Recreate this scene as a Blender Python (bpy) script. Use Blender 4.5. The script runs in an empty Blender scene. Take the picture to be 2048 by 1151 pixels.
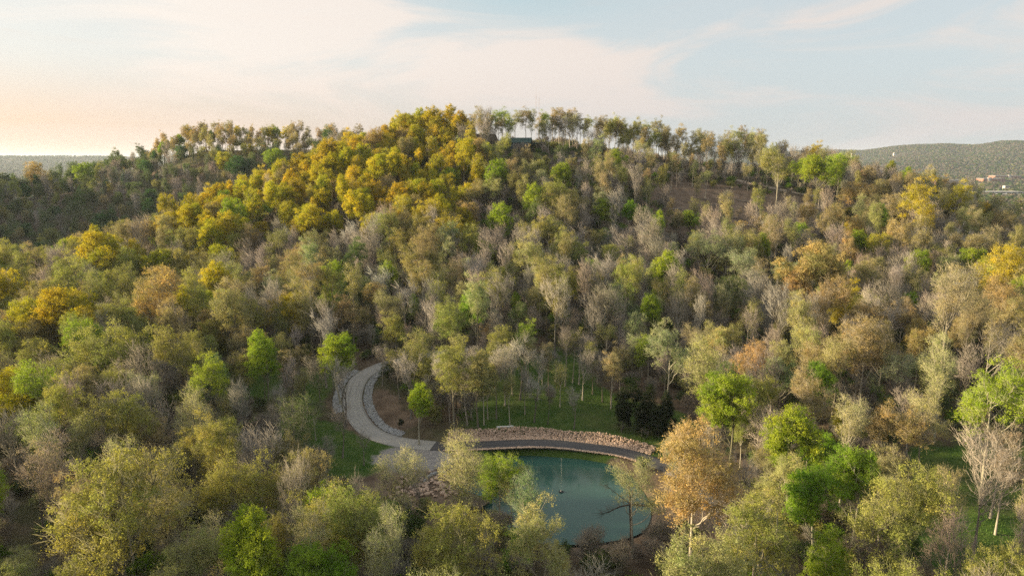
import bpy, math, random
import numpy as np
from math import radians as R, sin, cos, tan, atan, atan2, sqrt, pi, exp
from mathutils import Vector

random.seed(7)
RNG = np.random.default_rng(7)
sc = bpy.context.scene
col = sc.collection

# ------------------------------------------------------------------ camera
CAMZ = 52.0
PITCH = 10.5
FPX = 1365.0            # focal length in photo pixels (photo 2048 wide)
cam_d = bpy.data.cameras.new('camera')
cam = bpy.data.objects.new('camera', cam_d); col.objects.link(cam)
cam_d.sensor_width = 36.0
cam_d.lens = 36.0 * FPX / 2048.0
cam_d.clip_start = 0.5
cam_d.clip_end = 60000
cam.location = (0, 0, CAMZ)
cam.rotation_euler = (R(90 - PITCH), 0, 0)
sc.camera = cam

# ------------------------------------------------------------------ light
SUN_AZ = -88.0           # degrees from straight ahead, negative = to the left
SUN_EL = 14.0
sdir = Vector((sin(R(SUN_AZ)) * cos(R(SUN_EL)), cos(R(SUN_AZ)) * cos(R(SUN_EL)), sin(R(SUN_EL))))
sun_d = bpy.data.lights.new('sun', 'SUN'); sun = bpy.data.objects.new('sun', sun_d); col.objects.link(sun)
sun_d.energy = 5.0
sun_d.angle = R(4.0)
sun_d.color = (1.0, 0.78, 0.46)
sun.rotation_euler = (-sdir).to_track_quat('-Z', 'Y').to_euler()
sc.view_settings.view_transform = 'Standard'
sc.view_settings.look = 'None'
sc.view_settings.gamma = 1.0
sc.view_settings.use_curve_mapping = False
sc.view_settings.exposure = 1.6
sc.render.engine = 'CYCLES'
cy = sc.cycles
cy.use_adaptive_sampling = False; cy.use_denoising = False; cy.denoising_prefilter = 'ACCURATE'; cy.denoising_input_passes = 'RGB_ALBEDO_NORMAL'
cy.max_bounces = 6; cy.diffuse_bounces = 4; cy.glossy_bounces = 2; cy.transmission_bounces = 4
cy.volume_bounces = 0; cy.transparent_max_bounces = 8
cy.sample_clamp_indirect = 3.0; cy.sample_clamp_direct = 4.0

# ------------------------------------------------------------------ node helpers
class NT:
    def __init__(s, tree): s.t = tree
    def n(s, typ, **kw):
        nd = s.t.nodes.new(typ)
        for k, v in kw.items(): setattr(nd, k, v)
        return nd
    def set(s, inp, v):
        if isinstance(v, bpy.types.NodeSocket): s.t.links.new(v, inp)
        elif v is not None: inp.default_value = v
    def math(s, op, a, b=None, c=None, clamp=False):
        nd = s.n('ShaderNodeMath', operation=op); nd.use_clamp = clamp
        for i, v in enumerate((a, b, c)): s.set(nd.inputs[i], v)
        return nd.outputs[0]
    def vmath(s, op, a, b=None, out=0):
        nd = s.n('ShaderNodeVectorMath', operation=op)
        s.set(nd.inputs[0], a)
        if b is not None: s.set(nd.inputs[1], b)
        return nd.outputs[out]
    def scale(s, a, f):
        nd = s.n('ShaderNodeVectorMath', operation='SCALE'); s.set(nd.inputs[0], a); s.set(nd.inputs['Scale'], f)
        return nd.outputs[0]
    def comb(s, x, y, z):
        nd = s.n('ShaderNodeCombineXYZ')
        for i, v in enumerate((x, y, z)): s.set(nd.inputs[i], v)
        return nd.outputs[0]
    def sep(s, v):
        nd = s.n('ShaderNodeSeparateXYZ'); s.set(nd.inputs[0], v); return nd.outputs
    def mix(s, f, a, b, blend='MIX'):
        nd = s.n('ShaderNodeMix', data_type='RGBA', blend_type=blend)
        s.set(nd.inputs[0], f); s.set(nd.inputs[6], a); s.set(nd.inputs[7], b)
        return nd.outputs[2]
    def ramp(s, v, lo, hi, smooth=True):
        nd = s.n('ShaderNodeMapRange', interpolation_type='SMOOTHSTEP' if smooth else 'LINEAR')
        s.set(nd.inputs[0], v); nd.inputs[1].default_value = lo; nd.inputs[2].default_value = hi
        return nd.outputs[0]
    def noise(s, vec, scale, detail=4, rough=0.5, dist=0.0, out=0):
        nd = s.n('ShaderNodeTexNoise'); s.set(nd.inputs['Vector'], vec)
        nd.inputs['Scale'].default_value = scale; nd.inputs['Detail'].default_value = detail
        nd.inputs['Roughness'].default_value = rough; nd.inputs['Distortion'].default_value = dist
        return nd.outputs[out]
def c4(c): return (c[0], c[1], c[2], 1.0)

# ------------------------------------------------------------------ sky
world = bpy.data.worlds.new('World'); sc.world = world; world.use_nodes = True
wt = world.node_tree; wt.nodes.clear(); w = NT(wt)
out = w.n('ShaderNodeOutputWorld'); bg = w.n('ShaderNodeBackground'); wt.links.new(bg.outputs[0], out.inputs[0])
SKY_STR = 0.1
bg.inputs[1].default_value = SKY_STR
sky = w.n('ShaderNodeTexSky', sky_type='NISHITA'); sky.sun_disc = False
sky.sun_elevation = R(SUN_EL); sky.sun_rotation = R(SUN_AZ); sky.altitude = 200
sky.air_density = 1.0; sky.dust_density = 1.5; sky.ozone_density = 1.0
d = w.n('ShaderNodeTexCoord').outputs['Generated']
dx, dy, dz = w.sep(d)
el = w.math('MULTIPLY', w.math('ARCSINE', dz), 180 / pi)            # elevation, degrees
az = w.math('MULTIPLY', w.math('ARCTAN2', dx, dy), 180 / pi)        # azimuth, degrees
sunward = w.vmath('DOT_PRODUCT', d, (sin(R(SUN_AZ)), cos(R(SUN_AZ)), 0.1), out=1)
g = w.ramp(sunward, -0.35, 0.95)
low = w.math('SUBTRACT', 1.0, w.ramp(el, 0.5, 8.5))
SKY_K = 0.33            # radiance of the veiled evening sky
K = SKY_K / SKY_STR
def kc(c): return (c[0] * K, c[1] * K, c[2] * K, 1.0)
veil = w.mix(g, kc((0.60, 0.655, 0.675)), kc((0.87, 0.83, 0.76)))
veil_low = w.mix(g, kc((0.54, 0.57, 0.62)), kc((0.93, 0.50, 0.28)))
veil = w.mix(w.math('MULTIPLY', low, 0.9), veil, veil_low)
base = w.mix(0.90, sky.outputs[0], veil)
# high wispy cloud
cv = w.comb(w.math('MULTIPLY', az, 0.05), w.math('MULTIPLY', w.math('ADD', el, w.math('MULTIPLY', az, -0.05)), 0.20), 0.37)
n1 = w.noise(cv, 1.15, 7, 0.58, 0.9)
n2 = w.noise(w.comb(w.math('MULTIPLY', az, 0.035), w.math('MULTIPLY', el, 0.42), 4.2), 1.3, 6, 0.6, 0.5)
def blob(a0, e0, ra, re, amp):
    u = w.math('DIVIDE', w.math('SUBTRACT', az, a0), ra); v = w.math('DIVIDE', w.math('SUBTRACT', el, e0), re)
    q = w.math('ADD', w.math('MULTIPLY', u, u), w.math('MULTIPLY', v, v))
    return w.math('MULTIPLY', w.math('EXPONENT', w.math('MULTIPLY', q, -1.0)), amp)
b = w.math('ADD', blob(-20, 9.0, 11, 4.0, .22), blob(2, 7.6, 10, 3.2, .20))
b = w.math('ADD', b, blob(1.5, 13.0, 6, 1.7, -.30))
b = w.math('ADD', b, blob(-34, 8.5, 8, 5, -.05))
b = w.math('ADD', b, blob(12, 13.5, 12, 2.0, -.12))
m1 = w.ramp(w.math('ADD', n1, b), 0.45, 0.70)
m2 = w.ramp(n2, 0.52, 0.80)
cloud = w.mix(g, kc((0.87, 0.755, 0.69)), kc((1.04, 0.96, 0.87)))
cloud_low = w.mix(g, kc((0.66, 0.63, 0.64)), kc((0.97, 0.64, 0.44)))
cloud = w.mix(w.math('MULTIPLY', low, 0.8), cloud, cloud_low)
blue = w.mix(blob(1.5, 13.5, 9, 2.6, .55), base, kc((0.36, 0.60, 0.69)))
skyc = w.mix(w.math('MULTIPLY', m2, 0.40), blue, cloud_low)
skyc = w.mix(w.math('MULTIPLY', m1, 0.88), skyc, cloud)
glow = w.ramp(w.vmath('DOT_PRODUCT', d, tuple(sdir), out=1), 0.84, 1.0)      # thin cloud glows round the sun, well left of the frame
skyc = w.scale(skyc, w.math('ADD', 1.0, w.math('MULTIPLY', w.math('POWER', glow, 1.6), 3.0)))
wt.links.new(skyc, bg.inputs[0])

# ------------------------------------------------------------------ projection helpers (photo pixels <-> ground)
P = R(PITCH)
def tanp(py): return tan(atan((575.5 - py) / FPX) - P)
def ray(px, py):
    sx, sy = (px - 1024) / FPX, (575.5 - py) / FPX
    return Vector((sx, cos(P) + sy * sin(P), -sin(P) + sy * cos(P)))
def Wp(px, py, Y):
    r = ray(px, py); k = Y / r.y
    return (r.x * k, Y, CAMZ + r.z * k)
def proj(x, y, z):
    dzc = z - CAMZ
    depth = y * cos(P) - dzc * sin(P)
    up = y * sin(P) + dzc * cos(P)
    return 1024 + FPX * x / depth, 575.5 - FPX * up / depth, depth

# ------------------------------------------------------------------ terrain shape
ctrl = []
cols_ = {
    0:    [(30, 3), (60, 3), (100, 4), (150, 5), (200, 7), (230, 3), (290, -8), (340, -9), (390, 3), (450, 30), (520, 33), (620, 22)],
    256:  [(30, 2), (60, 2), (100, 3), (150, 5), (200, 9), (232, 14), (275, 2), (330, -9), (380, 0), (430, 22), (468, 38), (540, 36), (640, 20)],
    310:  [(470, 38), (440, 26)],
    350:  [(480, 49), (445, 30)],
    400:  [(260, 25), (300, 10), (350, -5), (400, 4), (445, 34), (480, 56), (520, 57)],
    512:  [(30, 1), (60, 1), (100, 1), (150, 4), (180, 5), (205, 10), (230, 18), (255, 27), (275, 31), (305, 20), (350, 0), (420, 18), (450, 36), (480, 55), (505, 60), (560, 54), (640, 35)],
    610:  [(290, 38), (320, 30), (510, 61), (540, 60)],
    720:  [(60, 0.6), (100, .8), (130, 3), (154, 6.5), (180, 9), (205, 14), (235, 24), (265, 36), (290, 44), (312, 48), (340, 42), (400, 25), (525, 60), (600, 50)],
    860:  [(117, 1.6), (145, 5), (175, 8), (200, 13), (230, 22), (260, 34), (290, 46), (315, 55), (330, 58), (350, 57), (400, 42), (520, 45)],
    1024: [(30, 1), (60, .6), (84, .3), (116, 1.5), (135, 4), (155, 7.5), (178, 9.5), (200, 12.5), (230, 20), (260, 31), (290, 43), (318, 54), (341, 58.5), (368, 58), (420, 44), (600, 0)],
    1150: [(84, .3), (116, 1.5), (135, 3.5), (160, 7), (200, 12), (345, 58), (375, 57)],
    1280: [(60, .6), (84, .4), (112, 1.2), (135, 2.8), (160, 6), (200, 10), (230, 18), (260, 29), (300, 41), (330, 48), (352, 51), (390, 49), (450, 34), (600, -5)],
    1400: [(110, 1), (140, 3)],
    1536: [(30, 1), (60, 1), (100, 1), (150, 4), (200, 9), (230, 17), (260, 27), (300, 37), (340, 43.5), (375, 43), (450, 24), (600, -14)],
    1660: [(345, 38), (300, 33), (380, 36)],
    1792: [(30, 1), (60, 1), (100, 2), (150, 5), (200, 9), (240, 15), (280, 23), (320, 29), (345, 30), (400, 20), (500, -8), (640, -25)],
    1950: [(320, 21)],
    2048: [(30, 1), (60, 1), (100, 2), (150, 4), (200, 7), (250, 9), (300, 10.5), (350, 4), (450, -16), (600, -28)],
}
for px, rows in cols_.items():
    for Y, z in rows:
        ctrl.append(((px - 1024) / FPX * Y * 1.0 / cos(P) * 1.0, Y, z))
# unseen hill added west of the frame, shaped to shade the back valley, and the rest around
ctrl += [(-330, 20, 20), (-345, 110, 24), (-350, 180, 26), (-420, 60, 28), (-440, 160, 32), (-400, 300, 40), (-480, 350, 96), (-490, 420, 108), (-480, 490, 96), (-560, 120, 25), (-560, 0, 24), (-250, 60, 12), (-250, 150, 14), (-190, 90, 7),
         (-600, 360, 80), (-640, 480, 70), (-700, 300, 0), (-300, -120, 22), (-150, -60, 6), (0, -80, 3), (150, -60, 3), (300, -40, 6), (0, -300, 8), (350, 100, 6), (380, 220, 4), (420, 350, -14), (500, 500, -28), (600, 200, -18),
         (-380, 560, 25), (-650, 600, 5), (-250, 640, 28), (0, 700, -10), (300, 700, -26)]
CT = np.array(ctrl, float)
S_ = 100.0
def tps_u(r2): return np.where(r2 > 1e-12, r2 * np.log(np.maximum(r2, 1e-12)), 0.0) * 0.5
_n = len(CT); _xy = CT[:, :2] / S_
_d2 = ((_xy[:, None] - _xy[None]) ** 2).sum(-1)
_K = tps_u(_d2) + np.eye(_n) * 0.02
_P = np.hstack([np.ones((_n, 1)), _xy])
_A = np.block([[_K, _P], [_P.T, np.zeros((3, 3))]])
_sol = np.linalg.solve(_A, np.concatenate([CT[:, 2], np.zeros(3)]))
_W, _a = _sol[:_n], _sol[_n:]
def tps(x, y):
    x = np.asarray(x, float) / S_; y = np.asarray(y, float) / S_
    sh = x.shape; x = x.ravel(); y = y.ravel(); o = np.empty_like(x)
    for i in range(0, len(x), 20000):
        xs, ys = x[i:i + 20000], y[i:i + 20000]
        d2 = (xs[:, None] - _xy[None, :, 0]) ** 2 + (ys[:, None] - _xy[None, :, 1]) ** 2
        o[i:i + 20000] = tps_u(d2) @ _W + _a[0] + _a[1] * xs + _a[2] * ys
    return o.reshape(sh)
def sstep(a, b, v):
    t = np.clip((v - a) / (b - a), 0, 1); return t * t * (3 - 2 * t)
# cheap value noise for relief
_G = np.random.default_rng(3).random((257, 257)); _G[256] = _G[0]; _G[:, 256] = _G[:, 0]
def vnoise(x, y):
    xi = np.floor(x).astype(int); yi = np.floor(y).astype(int); fx = x - xi; fy = y - yi
    fx = fx * fx * (3 - 2 * fx); fy = fy * fy * (3 - 2 * fy); xi %= 256; yi %= 256
    return (_G[xi, yi] * (1 - fx) + _G[xi + 1, yi] * fx) * (1 - fy) + (_G[xi, yi + 1] * (1 - fx) + _G[xi + 1, yi + 1] * fx) * fy
def fbm(x, y, o=4):
    s = 0; a = .5
    for _ in range(o): s = s + a * vnoise(x, y); x = x * 2.03 + 17.1; y = y * 2.03 + 5.7; a *= .5
    return s
def far(x, y):
    r = np.hypot(x, y); azd = np.degrees(np.arctan2(x, y))
    z = -38 + 10 * (fbm(x / 700, y / 700) - .5) + 16 * sstep(2600, 3600, r)
    # ridges across the valley on the right
    top = np.interp(azd, [-180, -60, -40, -30, -20, 0, 18, 24, 26.7, 28.9, 30, 32, 33, 34, 36, 50, 90, 180], [78, 78, 76, 72, 68, 80, 110, 122, 116, 145, 152, 146, 136, 116, 98, 95, 78, 78])
    rc = 6200 + 250 * np.sin(azd * .35)
    z = z + (top + 32) * np.exp(-((r - rc) / 1250) ** 2) * (0.86 + .28 * fbm(x / 420 + 9, y / 420))
    top2 = np.interp(azd, [-180, 31, 33, 34, 35, 35.8, 38, 60, 90], [0, 0, 15, 52, 90, 108, 112, 105, 0])
    z = z + (top2) * np.exp(-((r - 5300) / 700) ** 2) * (0.9 + .2 * fbm(x / 300 + 3, y / 300))
    top3 = np.interp(azd, [-180, 15, 22, 30, 40, 60, 90], [0, 0, 45, 38, 26, 30, 0])
    z = z + top3 * np.exp(-((r - 4350) / 420) ** 2) * (0.6 + .8 * fbm(x / 260 + 21, y / 260))
    # keep the earth falling away a little so the rim is the true horizon
    return np.where(r > 7800, z * np.clip(1 - (r - 7800) / 5000, 0.15, 1), z)

def gz0(x, y):
    x = np.asarray(x, float); y = np.asarray(y, float); r = np.hypot(x, y)
    near = tps(x, y) + (fbm(x / 22, y / 22) - .47) * 2.2 * sstep(20, 60, r)
    k = sstep(520, 900, r)
    return near * (1 - k) + far(x, y) * k

# pond outline on the water plane z = 0
pond_px = [(952, 990), (938, 975), (950, 950), (985, 915), (1040, 911), (1110, 914), (1180, 921), (1230, 932), (1255, 955), (1278, 985), (1292, 1020), (1284, 1048), (1262, 1066), (1200, 1078), (1140, 1082), (1080, 1080), (1030, 1066), (1000, 1040), (978, 1012)]
def on_plane(px, py, z=0.0):
    r = ray(px, py); k = (z - CAMZ) / r.z
    return (r.x * k, r.y * k)
def smooth_closed(pts, it=2):
    for _ in range(it):
        q = []
        for i in range(len(pts)):
            a, b2 = pts[i], pts[(i + 1) % len(pts)]
            q += [(a[0] * .75 + b2[0] * .25, a[1] * .75 + b2[1] * .25), (a[0] * .25 + b2[0] * .75, a[1] * .25 + b2[1] * .75)]
        pts = q
    return pts
POND = np.array(smooth_closed([on_plane(*p) for p in pond_px]))
def seg_dist(x, y, poly, closed):
    x = np.asarray(x, float); y = np.asarray(y, float)
    best = np.full(x.shape, 1e9); tt = np.zeros(x.shape); n = len(poly)
    for i in range(n if closed else n - 1):
        ax, ay = poly[i][:2]; bx, by = poly[(i + 1) % n][:2]
        vx, vy = bx - ax, by - ay; L = vx * vx + vy * vy + 1e-9
        t = np.clip(((x - ax) * vx + (y - ay) * vy) / L, 0, 1)
        dd = np.hypot(x - ax - t * vx, y - ay - t * vy)
        m = dd < best; best = np.where(m, dd, best); tt = np.where(m, i + t, tt)
    return best, tt
def inside(x, y, poly):
    x = np.asarray(x, float); y = np.asarray(y, float); c = np.zeros(x.shape, bool); n = len(poly); j = n - 1
    for i in range(n):
        xi, yi = poly[i][:2]; xj, yj = poly[j][:2]
        c ^= ((yi > y) != (yj > y)) & (x < (xj - xi) * (y - yi) / (yj - yi + 1e-12) + xi); j = i
    return c
def march(px, py, off=0.0, zf=None, lo=20.0, hi=700.0):
    """first point along a photo ray where it meets the ground raised by off"""
    zf = zf or gz0
    Y = np.concatenate([np.arange(lo, 260, .5), np.arange(260, hi, 1.5)])
    r = ray(px, py); X = r.x / r.y * Y; Z = CAMZ + r.z / r.y * Y
    m = np.nonzero(Z <= zf(X, Y) + off)[0]
    if len(m) == 0: return None
    i = m[0]; return float(X[i]), float(Y[i])
def catmull(pts, step):
    pts = [np.array(p, float) for p in pts]; o = []
    pp = [2 * pts[0] - pts[1]] + pts + [2 * pts[-1] - pts[-2]]
    for i in range(1, len(pp) - 2):
        p0, p1, p2, p3 = pp[i - 1:i + 3]; n = max(2, int(np.linalg.norm(p2[:2] - p1[:2]) / step))
        for k in range(n):
            t = k / n
            o.append(.5 * (2 * p1 + (p2 - p0) * t + (2 * p0 - 5 * p1 + 4 * p2 - p3) * t * t + (3 * p1 - p0 - 3 * p2 + p3) * t ** 3))
    o.append(pts[-1]); return np.array(o)
road_px = [(960, 692), (905, 702), (850, 711), (812, 719), (775, 726), (742, 740), (718, 760), (706, 786), (706, 812), (719, 842), (745, 867), (785, 882), (830, 889), (880, 892), (940, 891), (1000, 888), (1060, 885), (1115, 887), (1176, 894), (1240, 907), (1300, 928), (1365, 957), (1430, 1000), (1490, 1066), (1535, 1140), (1575, 1230)]
_rp = [march(*p) for p in road_px]
ROAD = catmull([(x, y, 0) for x, y in _rp], 1.0)
_rz = gz0(ROAD[:, 0], ROAD[:, 1]); _k = np.ones(15) / 15
_rz = np.convolve(np.pad(_rz, 7, mode='edge'), _k, 'valid'); _rz = np.maximum(_rz, 1.3)
ROAD[:, 2] = _rz
ROADW = 2.5
PATH_PX = [(1045, 312), (1090, 318), (1150, 322), (1250, 329), (1340, 345), (1420, 352), (1520, 372), (1600, 388), (1665, 400)]
def gz(x, y):
    x = np.asarray(x, float); y = np.asarray(y, float)
    z = gz0(x, y)
    near = (y > 40) & (y < 200) & (np.abs(x) < 90)
    if near.any():
        xs, ys, zs = x[near], y[near], z[near]
        dp, _ = seg_dist(xs, ys, POND, True); ins = inside(xs, ys, POND)
        sd = np.where(ins, -dp, dp)
        shore = 0.35 + np.clip(sd, 0, 6) * .22
        k = sstep(7.0, 1.0, sd); zs = zs * (1 - k) + np.minimum(zs, shore) * k
        k = sstep(2.0, -1.2, sd); zs = zs * (1 - k) + (-1.6) * k
        dr, tr = seg_dist(xs, ys, ROAD[::4], False)
        rz = np.interp(tr * 4, np.arange(len(ROAD)), ROAD[:, 2])
        k = sstep(4.8, 3.2, dr) * sstep(-0.5, 1.4, sd); zs = zs * (1 - k) + (rz - .16) * k
        z = z.copy(); z[near] = zs
    return z
def g1(x, y): return float(gz(np.array([x]), np.array([y]))[0])

# ------------------------------------------------------------------ mesh + property helpers
def mesh_from(name, verts, faces, mats, mi=None, smooth=False):
    me = bpy.data.meshes.new(name)
    verts = np.asarray(verts, np.float32)
    if isinstance(faces, np.ndarray):
        nf, k = faces.shape
        me.vertices.add(len(verts)); me.vertices.foreach_set('co', verts.ravel())
        me.loops.add(nf * k); me.loops.foreach_set('vertex_index', faces.ravel().astype(np.int32))
        me.polygons.add(nf); me.polygons.foreach_set('loop_start', np.arange(0, nf * k, k, dtype=np.int32))
        me.update(calc_edges=True)
    else:
        me.from_pydata([tuple(map(float, v)) for v in verts], [], [tuple(f) for f in faces]); me.update()
    for m in mats: me.materials.append(m)
    if mi is not None: me.polygons.foreach_set('material_index', np.asarray(mi, np.int32))
    if smooth: me.polygons.foreach_set('use_smooth', np.ones(len(me.polygons), bool))
    return me
def link(name, me, parent=None, kind=None, label=None, cat=None, group=None, loc=None):
    o = bpy.data.objects.new(name, me); col.objects.link(o)
    if parent: o.parent = parent
    if kind: o['kind'] = kind
    if label: o['label'] = label
    if cat: o['category'] = cat
    if group: o['group'] = group
    if loc is not None: o.location = loc
    return o
class MB:
    """collects simple solids into one mesh"""
    def __init__(s): s.v = []; s.f = []
    def add(s, v, f):
        b0 = len(s.v); s.v += [tuple(q) for q in v]; s.f += [tuple(b0 + i for i in q) for q in f]; return s
    def box(s, x0, x1, y0, y1, z0, z1):
        v = [(x, y, z) for z in (z0, z1) for x, y in ((x0, y0), (x1, y0), (x1, y1), (x0, y1))]
        return s.add(v, [(3, 2, 1, 0), (4, 5, 6, 7), (0, 1, 5, 4), (1, 2, 6, 5), (2, 3, 7, 6), (3, 0, 4, 7)])
    def tube(s, pts, rad, n=8, cap=True):
        pts = [Vector(p) for p in pts]; rings = []
        for i, p in enumerate(pts):
            t = (pts[min(i + 1, len(pts) - 1)] - pts[max(i - 1, 0)]).normalized()
            a = t.orthogonal().normalized() if i == 0 else (rings[-1][1] - t * rings[-1][1].dot(t)).normalized()
            b2 = t.cross(a); r = rad[i] if hasattr(rad, '__len__') else rad
            rings.append(([p + (a * cos(2 * pi * k / n) + b2 * sin(2 * pi * k / n)) * r for k in range(n)], a))
        v = [q for rg in rings for q in rg[0]]; f = []
        for i in range(len(pts) - 1):
            for k in range(n): f.append((i * n + k, i * n + (k + 1) % n, (i + 1) * n + (k + 1) % n, (i + 1) * n + k))
        if cap: f += [tuple(range(n))[::-1], tuple((len(pts) - 1) * n + k for k in range(n))]
        return s.add(v, f)
    def prism(s, prof, y0, y1):          # profile in xz, extruded along y
        n = len(prof); v = [(x, y0, z) for x, z in prof] + [(x, y1, z) for x, z in prof]
        f = [tuple(range(n)), tuple(range(2 * n - 1, n - 1, -1))] + [(i, i + n, (i + 1) % n + n, (i + 1) % n) for i in range(n)]
        return s.add(v, f)
    def build(s, name, mat, parent=None, smooth=False, **kw):
        return link(name, mesh_from(name, s.v, s.f, [mat], smooth=smooth), parent, **kw)
def empty(name, loc, label, cat, group=None, rz=0.0):
    o = bpy.data.objects.new(name, None); col.objects.link(o); o.location = loc; o.rotation_euler = (0, 0, rz)
    o['label'] = label; o['category'] = cat
    if group: o['group'] = group
    o.empty_display_size = .3
    return o

# ------------------------------------------------------------------ materials
def new_mat(name):
    m = bpy.data.materials.new(name); m.use_nodes = True; t = m.node_tree; t.nodes.clear()
    q = NT(t); o = q.n('ShaderNodeOutputMaterial'); return m, q, o
def simple(name, c, rough=.8, var=.25, scale=2.0, metal=0.0, bump=0.0, coords='Object'):
    m, q, o = new_mat(name); bs = q.n('ShaderNodeBsdfPrincipled'); q.t.links.new(bs.outputs[0], o.inputs[0])
    v = q.n('ShaderNodeTexCoord').outputs[coords]
    n = q.noise(v, scale, 6, .6)
    f = q.math('ADD', 1 - var, q.math('MULTIPLY', n, 2 * var))
    q.t.links.new(q.scale(c, f), bs.inputs['Base Color'])
    bs.inputs['Roughness'].default_value = rough; bs.inputs['Metallic'].default_value = metal
    bs.inputs['Specular IOR Level'].default_value = .3
    if bump:
        b_ = q.n('ShaderNodeBump'); b_.inputs['Strength'].default_value = bump; b_.inputs['Distance'].default_value = .05
        q.t.links.new(q.noise(v, scale * 5, 4, .6), b_.inputs['Height']); q.t.links.new(b_.outputs[0], bs.inputs['Normal'])
    return m
# foliage: the hue of each tree comes from its own 'tint', clump and leaf variation from the mesh attribute 'leafvar'
def mat_leaf():
    m, q, o = new_mat('leaf')
    a = q.n('ShaderNodeAttribute'); a.attribute_type = 'INSTANCER'; a.attribute_name = 'tint'
    lv = q.n('ShaderNodeAttribute'); lv.attribute_type = 'GEOMETRY'; lv.attribute_name = 'leafvar'
    clump, leaf, _ = q.sep(lv.outputs['Vector'])
    f = q.math('MULTIPLY', q.math('ADD', .74, q.math('MULTIPLY', clump, .5)), q.math('ADD', .72, q.math('MULTIPLY', leaf, .56)))
    c = q.scale(a.outputs['Vector'], f)
    c = q.mix(q.math('MULTIPLY', q.math('POWER', clump, 2.0), .55), c, q.vmath('MULTIPLY', c, (1.22, .94, .80)))
    c = q.mix(q.math('MULTIPLY', q.math('POWER', q.math('SUBTRACT', 1.0, clump), 2.0), .55), c, q.vmath('MULTIPLY', c, (.74, 1.04, .85)))
    df = q.n('ShaderNodeBsdfDiffuse'); tr = q.n('ShaderNodeBsdfTranslucent'); mx = q.n('ShaderNodeMixShader'); mx.inputs[0].default_value = .45
    q.t.links.new(c, df.inputs[0]); q.t.links.new(q.vmath('MULTIPLY', c, (1.1, 1.15, .7)), tr.inputs[0])
    q.t.links.new(df.outputs[0], mx.inputs[1]); q.t.links.new(tr.outputs[0], mx.inputs[2]); q.t.links.new(mx.outputs[0], o.inputs[0])
    return m
def mat_bark(name, k, base, lift):
    m, q, o = new_mat(name)
    a = q.n('ShaderNodeAttribute'); a.attribute_type = 'INSTANCER'; a.attribute_name = 'tint'
    oi = q.n('ShaderNodeObjectInfo'); v = q.n('ShaderNodeTexCoord').outputs['Object']
    n = q.noise(q.vmath('MULTIPLY', v, (6, 6, 1.2)), 1.0, 5, .6)
    b_ = q.mix(q.ramp(oi.outputs['Random'], .1, .95), c4(base), c4(lift))
    c = q.mix(k, b_, a.outputs['Color'])
    c = q.scale(c, q.math('ADD', .6, q.math('MULTIPLY', n, .8)))
    bs = q.n('ShaderNodeBsdfPrincipled'); bs.inputs['Roughness'].default_value = .9; bs.inputs['Specular IOR Level'].default_value = .15
    q.t.links.new(c, bs.inputs['Base Color']); q.t.links.new(bs.outputs[0], o.inputs[0])
    return m
M_LEAF = mat_leaf()
M_BARK = mat_bark('bark', .10, (.10, .088, .075), (.36, .33, .285))
M_TWIG = mat_bark('twig', .55, (.18, .155, .135), (.33, .30, .265))
M_ROCK_GREY = simple('grey_rock', (.30, .31, .32), .9, .45, 1.3, coords='Object')
M_ROCK_TAN = simple('tan_rock', (.47, .35, .27), .9, .45, .9, coords='Object')
M_WOOD = simple('weathered_wood', (.20, .165, .13), .9, .35, 3)
M_WHITE = simple('white_paint', (.72, .72, .70), .6, .08, 2)
M_TEAL = simple('teal_metal_roof', (.035, .085, .085), .45, .15, .8, metal=.3)
M_TEALWALL = simple('blue_grey_siding', (.060, .080, .10), .8, .2, 1.5)
M_DARK = simple('dark_glass', (.015, .018, .02), .2, .1, 1)
M_BRICK = simple('brick_facade', (.26, .12, .085), .85, .2, .2)
M_PALE = simple('pale_facade', (.42, .41, .39), .8, .12, .1)
M_TANF = simple('tan_facade', (.30, .20, .14), .85, .15, .1)
M_GREYROOF = simple('grey_roof', (.33, .33, .34), .8, .15, .1)
M_MAST = simple('red_brown_steel', (.20, .13, .11), .6, .15, .5)
M_STEEL = simple('galvanised_steel', (.42, .42, .43), .5, .15, .5, metal=.4)

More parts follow.
